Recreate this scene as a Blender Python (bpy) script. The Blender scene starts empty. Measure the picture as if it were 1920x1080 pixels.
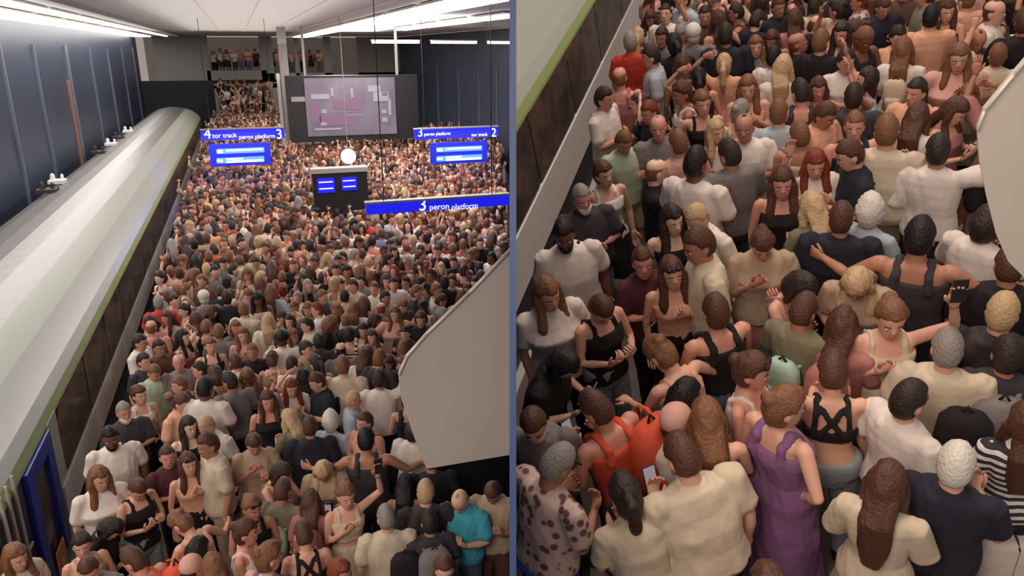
import bpy, bmesh, math, random
import numpy as np
from mathutils import Matrix, Vector, noise, Euler

random.seed(7)
rnd = random.Random(11)
S = bpy.context.scene
COL = S.collection
PI = math.pi
F = 1400.0
HA, HB = 5.7, 4.8


# ------------------------------------------------------------------ camera, world, lights, exposure
def frame(vp, vert, up_only=False):
    v = Vector((vp[0]-960, 540-vp[1], -F)).normalized()
    if vert is None:
        z = Vector((1, 0, 0)).cross(v)
    else:
        z = -Vector((vert[0]-960, 540-vert[1], -F))
    z -= z.dot(v)*v
    z.normalize()
    if z.y < 0:
        z = -z
    return v.cross(z), v, z


UA = frame((440, 95), None)
vx, vy = 1480-960, 540+600
UB = frame((1480, -600), (1440, 540+(vx*480+F*F)/vy))
RA = Matrix(UA)                       # camera coords -> first hall coords (= world)
RB = Matrix(UB)
CAM = Vector((0, 0, HA))
camd = bpy.data.cameras.new('camera')
cam = bpy.data.objects.new('camera', camd)
COL.objects.link(cam)
cam.matrix_world = Matrix.Translation(CAM) @ RA.to_4x4()
camd.sensor_width = 36
camd.lens = 36*F/1920
camd.clip_start = .05
camd.clip_end = 400
S.camera = cam
MA = Matrix.Identity(4)
MB = Matrix.Translation(CAM) @ (RA @ RB.transposed()).to_4x4() @ Matrix.Translation((0, 0, -HB))
HALL = {'A': (MA, RA, HA), 'B': (MB, RB, HB)}

wd = bpy.data.worlds.new('world')
S.world = wd
wd.use_nodes = True
wd.node_tree.nodes['Background'].inputs[0].default_value = (1.0, .86, .78, 1)
wd.node_tree.nodes['Background'].inputs[1].default_value = .34
S.view_settings.view_transform = 'Standard'
S.view_settings.look = 'None'
S.view_settings.gamma = 1
S.view_settings.use_curve_mapping = False
S.view_settings.exposure = 0.0


def area(name, loc, size, power, color, M, rot=(0, 0, 0)):
    l = bpy.data.lights.new(name, 'AREA')
    l.shape = 'RECTANGLE'
    l.size, l.size_y = size
    l.energy = power
    l.color = color
    o = bpy.data.objects.new(name, l)
    COL.objects.link(o)
    o.matrix_world = M @ Matrix.Translation(loc) @ Euler(rot).to_matrix().to_4x4()
    return o


WARM = (1, .84, .72)
area('ceiling_lamp_left', (-4.6, 24, 6.45), (1.2, 44), 850, (1, .93, .88), MA)
area('ceiling_lamp_right', (4.6, 31, 6.45), (1.2, 32), 1900, (1, .9, .82), MA)
area('cove_lamp_left', (-4.8, 24, 6.2), (1.5, 46), 250, (1, .94, .9), MA, (PI, 0, 0))
area('cove_lamp_right', (6.2, 34, 6.2), (2.6, 22), 400, (1, .94, .9), MA, (PI, 0, 0))
area('ceiling_fill_light', (.2, 27, 6.0), (4.6, 36), 420, (1, .95, .9), MA, (PI, 0, 0))  # added upward fill to brighten the central ceiling, no fixture here
area('front_fill_left', (-2.8, -.2, 8.2), (3, 3), 430, WARM, MA, (.72, 0, 0))  # added fill above the camera, lifts the near crowd and steel flank
area('platform_lamp', (-.2, 8.5, 8.0), (3, 12), 600, WARM, MB, (0, .1, 0))
area('front_fill_right', (.2, -1.8, 7.2), (3, 2), 40, WARM, MB, (.7, 0, .3))  # unseen fill on the camera side, added to lighten the second hall's flank
area('sign_glow_left', (-.4, 26.4, 3.0), (2.6, .5), 55, (.25, .2, 1), MA, (.3, 0, 0))
area('sign_glow_right', (7.2, 24.4, 3.0), (2.6, .5), 40, (.25, .2, 1), MA, (.3, 0, 0))


# ------------------------------------------------------------------ helpers
def ray(x, y, h):
    R = HALL[h][1]
    return R @ Vector((x-960, 540-y, -F))


def hz(x, y, z, h='A'):
    r = ray(x, y, h)
    t = (z-HALL[h][2])/r.z
    return Vector((r.x*t, r.y*t, z))


def hu(x, y, u, h='A'):
    r = ray(x, y, h)
    t = u/r.x
    return Vector((u, r.y*t, HALL[h][2]+r.z*t))


def hv(x, y, v, h='A'):
    r = ray(x, y, h)
    t = v/r.y
    return Vector((r.x*t, v, HALL[h][2]+r.z*t))


def xcam(pw):
    return (RA.transposed() @ (pw-CAM)).x


def mat(name, col, rough=.7, metal=0, emit=0, bump=0, bscale=40, col2=None, kind=None, scale=8, coat=0):
    m = bpy.data.materials.new(name)
    m.use_nodes = True
    nt = m.node_tree
    b = nt.nodes['Principled BSDF']
    c = (*col, 1)
    b.inputs['Base Color'].default_value = c
    b.inputs['Roughness'].default_value = rough
    b.inputs['Metallic'].default_value = metal
    b.inputs['Coat Weight'].default_value = coat
    if emit:
        b.inputs['Emission Color'].default_value = c
        b.inputs['Emission Strength'].default_value = emit
    tc = nt.nodes.new('ShaderNodeTexCoord')
    if col2:
        if kind == 'stripe':
            t = nt.nodes.new('ShaderNodeTexWave')
            t.bands_direction = 'Z'
            t.inputs['Scale'].default_value = scale
            out = t.outputs['Fac']
            st = (.45, .55)
        elif kind == 'print':
            t = nt.nodes.new('ShaderNodeTexVoronoi')
            t.inputs['Scale'].default_value = scale
            out = t.outputs['Distance']
            st = (.3, .45)
        else:
            t = nt.nodes.new('ShaderNodeTexNoise')
            t.inputs['Scale'].default_value = scale
            t.inputs['Detail'].default_value = 4
            out = t.outputs['Fac']
            st = (.35, .65)
        r = nt.nodes.new('ShaderNodeValToRGB')
        r.color_ramp.elements[0].position, r.color_ramp.elements[1].position = st
        r.color_ramp.elements[0].color = c
        r.color_ramp.elements[1].color = (*col2, 1)
        nt.links.new(tc.outputs['Object'], t.inputs['Vector'])
        nt.links.new(out, r.inputs[0])
        nt.links.new(r.outputs[0], b.inputs['Base Color'])
    if bump:
        n = nt.nodes.new('ShaderNodeTexNoise')
        n.inputs['Scale'].default_value = bscale
        n.inputs['Detail'].default_value = 4
        bp = nt.nodes.new('ShaderNodeBump')
        bp.inputs['Strength'].default_value = bump
        bp.inputs['Distance'].default_value = .02
        nt.links.new(tc.outputs['Object'], n.inputs['Vector'])
        nt.links.new(n.outputs['Fac'], bp.inputs['Height'])
        nt.links.new(bp.outputs[0], b.inputs['Normal'])
    return m


def link(name, me, M=None, parent=None):
    o = bpy.data.objects.new(name, me)
    COL.objects.link(o)
    if parent is not None:
        o.parent = parent
    elif M is not None:
        o.matrix_world = M
    return o


def bisect_mesh(me, Mw, h):
    """cut a mesh where it would pass through the partition wall between the two halls"""
    n = (RA @ Vector((1, 0, 0)))
    s = -1 if h == 'A' else 1
    pt = CAM + n*(s*.02)
    Mi = Mw.inverted()
    pl = Mi @ pt
    no = (Mw.to_3x3().transposed() @ (n*s)).normalized()
    bm = bmesh.new()
    bm.from_mesh(me)
    r = bmesh.ops.bisect_plane(bm, geom=bm.verts[:]+bm.edges[:]+bm.faces[:], plane_co=pl, plane_no=no, clear_inner=True)
    ed = [e for e in r['geom_cut'] if isinstance(e, bmesh.types.BMEdge) and e.is_valid]
    if ed:
        bmesh.ops.holes_fill(bm, edges=ed)
    bm.to_mesh(me)
    bm.free()


class MB_:
    def __init__(s):
        s.v = []
        s.f = []
        s.mi = []

    def add(s, vs, fs, mi=0):
        o = len(s.v)
        s.v += [tuple(p) for p in vs]
        s.f += [tuple(i+o for i in f) for f in fs]
        s.mi += [mi]*len(fs)

    def box(s, a, b, mi=0):
        x0, y0, z0 = a
        x1, y1, z1 = b
        s.add([(x0, y0, z0), (x1, y0, z0), (x1, y1, z0), (x0, y1, z0), (x0, y0, z1), (x1, y0, z1), (x1, y1, z1), (x0, y1, z1)],
              [(0, 3, 2, 1), (4, 5, 6, 7), (0, 1, 5, 4), (1, 2, 6, 5), (2, 3, 7, 6), (3, 0, 4, 7)], mi)

    def prism(s, prof, y0, y1, mi=0, ax='y'):
        n = len(prof)
        P = lambda p, y: (p[0], y, p[1]) if ax == 'y' else (y, p[0], p[1])
        s.add([P(p, y0) for p in prof]+[P(p, y1) for p in prof],
              [tuple(range(n)), tuple(range(2*n-1, n-1, -1))]+[(i, i+n, (i+1) % n+n, (i+1) % n) for i in range(n)], mi)

    def rings(s, rs, mi=0):
        n = len(rs[0])
        vs = [p for r in rs for p in r]
        fs = [tuple(range(n-1, -1, -1)), tuple(range((len(rs)-1)*n, len(rs)*n))]
        for k in range(len(rs)-1):
            for i in range(n):
                j = (i+1) % n
                fs.append((k*n+i, k*n+j, (k+1)*n+j, (k+1)*n+i))
        s.add(vs, fs, mi)

    def tube(s, pts, rad, n=10, mi=0, flat=1.0, cap=True):
        pts = [Vector(p) for p in pts]
        rs = []
        side = None
        for i, p in enumerate(pts):
            d = (pts[min(i+1, len(pts)-1)]-pts[max(i-1, 0)]).normalized()
            if side is None:
                side = d.cross(Vector((0, 1, .13))).normalized()
                if side.length < .1:
                    side = Vector((1, 0, 0))
            side = (side-side.dot(d)*d).normalized()
            up = d.cross(side)
            r = rad[i]
            rs.append([p+side*(math.cos(a)*r)+up*(math.sin(a)*r*flat) for a in [2*PI*k/n for k in range(n)]])
        if cap:
            d = (pts[-1]-pts[-2]).normalized()
            rs.append([pts[-1]+d*rad[-1]*.5+(Vector(q)-pts[-1])*.7 for q in rs[-1]])
            rs.append([pts[-1]+d*rad[-1]*.75+(Vector(q)-pts[-1])*.25 for q in rs[-2]])
        s.rings(rs, mi)

    def torso(s, secs, n=20, mi=0, sq=2.3):
        """secs: (z, half width, half depth, y offset)"""
        rs = []
        for z, w, d, yo in secs:
            r = []
            for k in range(n):
                a = 2*PI*k/n
                c, q = math.cos(a), math.sin(a)
                e = 2/sq
                r.append((w*abs(c)**e*(1 if c > 0 else -1), yo+d*abs(q)**e*(1 if q > 0 else -1), z))
            rs.append(r)
        s.rings(rs, mi)

    def ball(s, c, r, n=12, m=8, mi=0):
        c = Vector(c)
        rs = [[c+Vector((r[0]*math.sin(t)*math.cos(a), r[1]*math.sin(t)*math.sin(a), -r[2]*math.cos(t)))
               for a in [2*PI*k/n for k in range(n)]] for t in [PI*(j+.35)/(m-.3) for j in range(m)]]
        s.rings(rs, mi)

    def xf(s, fn, start=0):
        s.v = s.v[:start]+[tuple(fn(Vector(p))) for p in s.v[start:]]

    def mesh(s, name, mats=(None,), smooth=False):
        me = bpy.data.meshes.new(name)
        me.from_pydata(s.v, [], s.f)
        for m in mats:
            me.materials.append(m)
        if len(mats) > 1:
            me.polygons.foreach_set('material_index', s.mi)
        bm = bmesh.new()
        bm.from_mesh(me)
        bmesh.ops.recalc_face_normals(bm, faces=bm.faces)
        bm.to_mesh(me)
        bm.free()
        if smooth:
            me.polygons.foreach_set('use_smooth', [True]*len(me.polygons))
        return me

    def build(s, name, mats, h='A', parent=None, clip=False, smooth=False, M=None):
        if not isinstance(mats, (list, tuple)):
            mats = (mats,)
        me = s.mesh(name, mats, smooth)
        Mh = HALL[h][0] if M is None else M
        if clip:
            bisect_mesh(me, Mh, h)
        return link(name, me, Mh if parent is None else None, parent)


def tag(o, label=None, cat=None, group=None, kind=None):
    for k, v in (('label', label), ('category', cat), ('group', group), ('kind', kind)):
        if v:
            o[k] = v
    return o


def empty(name, label=None, cat=None, h='A', loc=(0, 0, 0), group=None, kind=None):
    o = bpy.data.objects.new(name, None)
    COL.objects.link(o)
    o.matrix_world = HALL[h][0] @ Matrix.Translation(loc)
    o.empty_display_size = .1
    return tag(o, label, cat, group, kind)


def struct(o):
    o['kind'] = 'structure'
    return o


def box(a, b):
    m = MB_()
    m.box(a, b)
    return m


def lettering(text, size, loc, m, parent, align='LEFT'):
    """raised lettering facing the camera side (-Y) of its board"""
    c = bpy.data.curves.new('lettering', 'FONT')
    c.body = text
    c.size = size
    c.extrude = .004
    c.align_x = align
    c.align_y = 'CENTER'
    c.materials.append(m)
    t = bpy.data.objects.new('tmp', c)
    COL.objects.link(t)
    bpy.context.view_layer.update()
    me = bpy.data.meshes.new_from_object(t.evaluated_get(bpy.context.evaluated_depsgraph_get()))
    bpy.data.objects.remove(t)
    o = link('lettering', me, parent=parent)
    o.rotation_euler = (PI/2, 0, 0)
    o.location = loc
    return o


# ------------------------------------------------------------------ materials of the place
M_floor = mat('dark_stone', (.10, .075, .062), .35, col2=(.15, .115, .10), scale=3)
M_wall = mat('blue_wall', (.034, .043, .075), .38, col2=(.040, .052, .088), scale=.6)
M_fin = mat('fin_metal', (.11, .125, .17), .45)
M_pipe = mat('rust_pipe', (.28, .13, .10), .6)
M_ceil = mat('ceiling_panel', (.60, .56, .53), .45)
M_cove = mat('cove_white', (.75, .72, .68), .5)
M_tubes = mat('lit_tube', (1, .96, .9), .5, emit=5)
M_grey = mat('grey_cladding', (.30, .28, .27), .6)
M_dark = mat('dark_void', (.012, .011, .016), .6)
M_beige = mat('beige_cladding', (.42, .38, .34), .6)
M_roof = mat('train_roof', (.115, .108, .10), .36, bump=.35, bscale=5)
M_white = mat('train_pale', (.34, .36, .315), .3, bump=.2, bscale=3)
M_lime = mat('train_lime', (.26, .33, .12), .4)
M_stripe = mat('train_stripe', (.72, .68, .66), .4)
M_glass = mat('tinted_glass', (.045, .035, .03), .12, col2=(.13, .09, .075), scale=2.2)
M_blued = mat('door_blue', (.018, .035, .27), .35)
M_orange = mat('orange_sign', (.9, .30, .12), .5)
M_under = mat('underframe', (.03, .026, .026), .7)
M_sign = mat('sign_blue', (.008, .010, .62), .5, emit=1.1)
M_signd = mat('sign_blue_dim', (.01, .02, .35), .5, emit=.5)
M_lett = mat('lit_letter', (.85, .88, 1), .5, emit=1.0)
M_row = mat('screen_row', (.10, .28, .85), .5, emit=1.0)
M_clock = mat('clock_face', (1, .97, .9), .5, emit=1.6)
M_steel = mat('brushed_steel', (.62, .55, .47), .45, metal=.12, bump=.04, bscale=4, col2=(.68, .61, .53), scale=1.2)
M_black = mat('black_metal', (.015, .014, .016), .5)
M_part = mat('partition_paint', (.03, .06, .16), .5)
M_edge = mat('platform_edge', (.5, .46, .42), .6)
M_screen = mat('video_screen', (.085, .065, .09), .4, emit=1.0, col2=(.15, .135, .16), scale=.9)
M_scr2 = mat('video_light', (.19, .18, .21), .4, emit=1.0)
M_scr3 = mat('video_plum', (.12, .07, .11), .4, emit=1.0)

# ------------------------------------------------------------------ setting, first hall
WL, WR, BK, CZ = -6.4, 12.0, 60.0, 6.7
TS = -2.45                    # train side facing the platform
struct(box((-2.3, 1, -.3), (WR, 70, 0)).build('floor', M_floor, clip=True))
struct(box((-6.4, 1, -1.2), (-2.3, 70, -1.0)).build('floor', M_under))
struct(box((-2.2, 1, 0), (-2.12, 60, .012)).build('trim_1', M_edge))
w = struct(box((WL-.3, 1, -1.2), (WL, BK, CZ)).build('wall_left', M_wall))
for x in (8, 70, 130, 175, 208, 235, 256):
    p = hu(x, 150, WL)
    wdt = .07 if x != 130 else .2
    box((WL, p.y-wdt, -1), (WL+.08, p.y+wdt, 5.9)).build('wall_fin', M_fin, parent=w)
p = hu(142, 250, WL)
box((WL, p.y-.03, -1), (WL+.1, p.y+.05, 4.6)).build('wall_pipe', M_pipe, parent=w)
struct(box((WR, 20, -1.2), (WR+.3, BK, CZ)).build('wall_right', M_wall, clip=True))
for v in (36, 39, 43, 48):
    struct(box((WR-.07, v-.05, -1), (WR, v+.05, 4.9)).build('trim_2', M_fin, clip=True))
# ceiling: central field, lowered side coves with tube lamps
c = struct(box((-3.3, 2, CZ), (3.9, BK, CZ+.2)).build('ceiling', M_ceil, clip=True))
for u in (-2.0, -.7, .6, 1.9, 3.2):
    box((u-.02, 2, CZ-.03), (u+.02, BK, CZ)).build('ceiling_rib', M_ceil, parent=c, clip=True)
struct(box((-3.35, 2, CZ-.06), (-3.25, BK, CZ+.15)).build('trim_3', M_grey, clip=True))
struct(box((-6.7, 2, CZ+.02), (-3.3, BK, CZ+.2)).build('ceiling', M_cove, clip=True))
struct(box((3.9, 2, CZ+.02), (WR, BK, CZ+.2)).build('ceiling', M_cove, clip=True))


def lamp(u0, u1, v0, v1, z0, z1, label, group):
    e = empty('ceiling_light', label, 'light', loc=((u0+u1)/2, (v0+v1)/2, z0), group=group)
    L = e.location
    b = box((u0-L.x, v0-L.y, z0-L.z), (u1-L.x, v1-L.y, z1-L.z))
    b.build('diffuser', M_tubes, parent=e)
    c_ = MB_()
    c_.box((u0-L.x-.03, v0-L.y, z1-L.z), (u1-L.x+.03, v1-L.y, z1-L.z+.05))
    c_.build('housing', M_cove, parent=e)
    return e


ORD = 'first second third fourth fifth sixth seventh eighth ninth tenth eleventh twelfth thirteenth fourteenth'.split()
for i, v in enumerate(range(2, 58, 4)):
    lamp(-6.3, -5.2, v, v+3.75, CZ-.12, CZ-.06, f'wide white strip light along the left blue wall, {ORD[i]} from the front', 'strip lights along the left wall')
    if v > 8:
        lamp(-4.3, -4.15, v, v+3.75, CZ-.1, CZ-.04, f'thin white strip light left of the ceiling centre, {ORD[i-2]} from the front', 'thin strip lights left of centre')
for i, v in enumerate(range(14, 58, 4)):
    lamp(4.0, 4.9, v, v+3.75, CZ-.12, CZ-.06, f'white ceiling strip light right of centre, {ORD[i]} from the front', 'strip lights right of centre')
for i, u in enumerate((5.6, 8.2, 10.8, 13.4)):
    if u < 11.5:
        lamp(u, u+2.0, 33.5, 33.9, 6.0, 6.1, f'white strip light lying across the ceiling on the right, {ORD[i]} from the left', 'cross strip lights on the right')
for i, v in enumerate(range(20, 34, 4)):
    if xcam(Vector((7.6, v+3.8, 6.5))) < -.3:
        lamp(6.9, 7.5, v, v+3.6, CZ-.12, CZ-.06, f'white strip light far right over track two, {ORD[i]} from the front', 'strip lights over track two')

# back wall with a gallery opening and the stair opening below it
def bz(y):
    return hv(450, y, BK).z


def bu(x, y=110):
    return hv(x, y, BK).x


bw = struct(box((bu(290), BK, bz(150)), (bu(392), BK+.3, CZ)).build('wall_back', M_grey))
for a, b in ((488, 512), (553, 560), (608, 622), (670, 960)):
    struct(box((bu(a), BK, bz(150)), (min(WR, bu(b)), BK+.3, CZ)).build('wall_back', M_grey))
struct(box((bu(385), BK, bz(150)), (bu(498), BK+.4, bz(132))).build('wall_back', M_grey))
struct(box((bu(498), BK, bz(150)), (WR, BK+.3, bz(138))).build('wall_back', M_grey))
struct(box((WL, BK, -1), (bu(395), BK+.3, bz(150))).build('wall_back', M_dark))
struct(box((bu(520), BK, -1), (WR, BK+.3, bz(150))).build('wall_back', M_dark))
struct(box((bu(505), BK-.2, 0), (bu(520), BK+.1, bz(155))).build('trim_4', M_beige))
struct(box((bu(395), BK-.2, 0), (bu(402), BK+.1, bz(160))).build('trim_5', M_beige))
struct(box((bu(395), BK-.2, bz(165)), (bu(520), BK+.1, bz(157))).build('trim_6', M_beige))
struct(box((WL, BK+5, -1), (WR, BK+5.3, CZ)).build('wall_back', M_beige))
gal = struct(box((bu(300), BK+.3, bz(139)-.25), (WR, BK+5, bz(139))).build('floor', M_grey))
st = MB_()
stairs = empty('staircase', 'wide stairs full of people climbing behind the far left sign', 'stairs', loc=(bu(450), BK-6, 0))
for i in range(14):
    box((bu(402)-bu(450), i*.4, 0), (bu(505)-bu(450), i*.4+.4, .17*(i+1))).build('step', M_grey, parent=stairs)
# column right of the stair opening
cl = struct(box((hv(527, 150, 36).x, 36, 0), (hv(543, 150, 36).x, 36.3, CZ)).build('column', M_grey))
struct(box((hv(519, 150, 35).x, 35, 0), (hv(525, 150, 35).x, 35.08, hv(519, 138, 35).z)).build('trim_7', M_cove))

# big video screen hanging from the ceiling
V = 34.0
a, b = hv(545, 268, V), hv(782, 140, V)
scr = empty('video_screen', 'large dark hanging video screen above the crowd showing a hazy plum picture', 'screen', loc=((a.x+b.x)/2, V, a.z))
o = scr.location
box((a.x-o.x, 0, 0), (b.x-o.x, .5, b.z-o.z)).build('housing', M_black, parent=scr)
for t in (.15, .85):
    x = a.x+(b.x-a.x)*t-o.x
    box((x-.05, .2, b.z-o.z), (x+.05, .3, CZ-o.z)).build('hanger', M_grey, parent=scr)
a, b = hv(578, 256, V), hv(739, 145, V)
pan = box((a.x-o.x, -.06, a.z-o.z), (b.x-o.x, 0, b.z-o.z)).build('display_panel', M_screen, parent=scr)


def spx(x0, y0, x1, y1, m, k=0):
    p, q = hv(x0, y1, V), hv(x1, y0, V)
    box((p.x-o.x, -.075-.01*k, p.z-o.z), (q.x-o.x, -.06-.01*k, q.z-o.z)).build('picture_patch', m, parent=pan)


for q in ((583, 176, 617, 186), (690, 160, 712, 172), (700, 172, 728, 190), (603, 205, 611, 212), (602, 229, 612, 235), (716, 173, 726, 180), (716, 205, 724, 212), (716, 220, 726, 228), (622, 208, 678, 210), (650, 214, 678, 216), (590, 239, 640, 244), (620, 165, 624, 180), (658, 165, 661, 182), (728, 185, 732, 215)):
    spx(*q, M_scr2, 1)
for q in ((650, 180, 676, 206), (600, 215, 665, 236), (584, 192, 600, 230), (624, 186, 645, 204)):
    spx(*q, M_scr3)
p = hv(562, 186, V)
box((p.x-.35-o.x, -.03, p.z-.1-o.z), (p.x+.35-o.x, 0, p.z+.1-o.z)).build('maker_plate', M_grey, parent=scr)


def sign_board(px, v, label, header, rows=None, m=M_sign):
    x0, y0, x1, y1 = px
    a, b = hv(x0, y1, v), hv(x1, y0, v)
    if x1 >= 955:
        b.x = a.x+(b.x-a.x)
    e = empty('hanging_sign', label, 'sign', loc=((a.x+b.x)/2, v, a.z))
    o = e.location
    box((a.x-o.x, 0, 0), (b.x-o.x, .15, b.z-o.z)).build('board', m, parent=e)
    bd = MB_()
    bd.box((a.x-o.x-.02, -.02, b.z-o.z), (b.x-o.x+.02, .17, b.z-o.z+.04))
    bd.build('top_rail', M_grey, parent=e)
    for t in (.12, .88):
        x = a.x+(b.x-a.x)*t-o.x
        box((x-.008, .05, b.z-o.z+.04), (x+.008, .066, CZ-o.z)).build('hanger', M_black, parent=e)
    for txt, hx, hy, size, al in header:
        p = hv(hx, hy, v)
        lettering(txt, size, (p.x-o.x, -.008, p.z-o.z), M_lett, e, al)
    if rows:
        (rx0, ry0, rx1, ry1) = rows
        p, q = hv(rx0, ry1, v), hv(rx1, ry0, v)
        mid = [(ry0+ry1)/2]
        dp = box((p.x-o.x-.2, .02, p.z-o.z-.1), (q.x-o.x+.2, .14, q.z-o.z+.15)).build('departure_display', M_signd, parent=e)
        for k in (0, 1):
            yy0 = ry0+(ry1-ry0)*(.0 if k == 0 else .54)
            yy1 = ry0+(ry1-ry0)*(.42 if k == 0 else 1)
            p, q = hv(rx0, yy1, v), hv(rx1, yy0, v)
            box((p.x-o.x, .0, p.z-o.z), (q.x-o.x, .02, q.z-o.z)).build('display_row', M_row, parent=dp)
            w_ = q.x-p.x
            hh = q.z-p.z
            for t0, t1, f0, f1 in (((0, .12, .2, .8), (.2, .97, .45, .8)) if k == 0 else ((.0, .12, .3, .7), (.2, .98, .05, .45), (.2, .55, .6, .85))):
                box((p.x-o.x+w_*t0, -.01, p.z-o.z+hh*f0), (p.x-o.x+w_*t1, .0, p.z-o.z+hh*f1)).build('display_text', M_lett, parent=dp)
    return e


sign_board((378, 240, 532, 264), 27, 'blue lit sign reading 4 and 3 at the far left over the crowd',
           [('4', 382, 252, .46, 'LEFT'), ('tor track', 398, 255, .21, 'LEFT'), ('peron platform', 516, 255, .19, 'RIGHT'), ('3', 530, 252, .46, 'RIGHT')], (407, 276, 495, 307))
sign_board((778, 238, 934, 262), 25, 'blue lit sign reading 3 and 2 at the far right over the crowd',
           [('3', 782, 249, .42, 'LEFT'), ('peron platform', 795, 252, .15, 'LEFT'), ('tor track', 914, 252, .16, 'RIGHT'), ('2', 931, 249, .42, 'RIGHT')], (819, 273, 904, 303))
sign_board((688, 366, 954, 403), 14.5, 'nearer long blue sign reading 3 peron platform',
           [('3', 784, 385, .36, 'LEFT'), ('peron', 805, 389, .17, 'LEFT'), ('platform', 846, 389, .165, 'LEFT')])
# round clock and kiosk below the screen
p = hv(653, 293, 24)
ck = empty('platform_clock', 'round white lit platform clock below the video screen', 'clock', loc=p)
m = MB_(); m.tube([(0, .1, 0), (0, 0, 0)], [.26, .26], 28, cap=False); m.build('rim', M_black, parent=ck, smooth=False)
m = MB_(); m.tube([(0, 0, 0), (0, -.03, 0)], [.235, .235], 28, cap=False); m.build('face', M_clock, parent=ck)
for an, ln in ((.6, .13), (2.4, .19)):
    m = MB_(); m.tube([(0, -.045, 0), (ln*math.sin(an), -.045, ln*math.cos(an))], [.012, .008], 6); m.build('hand', M_grey, parent=ck)
box((-.01, .02, .25), (.01, .04, CZ-p.z)).build('hanger', M_grey, parent=ck)
V = 20.0
a, b = hv(590, 385, V), hv(688, 321, V)
ki = empty('information_board', 'dark information board with two small blue screens amid the crowd', 'board', loc=((a.x+b.x)/2, V, 0))
o = ki.location
box((a.x-o.x, 0, a.z-.2), (b.x-o.x, .3, b.z)).build('cabinet', M_black, parent=ki)
box((a.x-o.x-.03, -.03, b.z), (b.x-o.x+.03, .33, b.z+.12)).build('top_cap', M_beige, parent=ki)
for t in (.08, .92):
    x = a.x+(b.x-a.x)*t-o.x
    box((x-.04, .1, 0), (x+.04, .18, a.z-.2)).build('post', M_black, parent=ki)
for q in ((596, 333, 626, 362), (641, 331, 668, 357)):
    c0, c1 = hv(q[0], q[3], V), hv(q[2], q[1], V)
    s_ = box((c0.x-o.x, -.03, c0.z), (c1.x-o.x, 0, c1.z)).build('screen', M_sign, parent=ki)
    for k in (.25, .7):
        box((c0.x-o.x+.04, -.04, c0.z+(c1.z-c0.z)*k), (c1.x-o.x-.04, -.03, c0.z+(c1.z-c0.z)*(k+.07))).build('display_text', M_lett, parent=s_)

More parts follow.
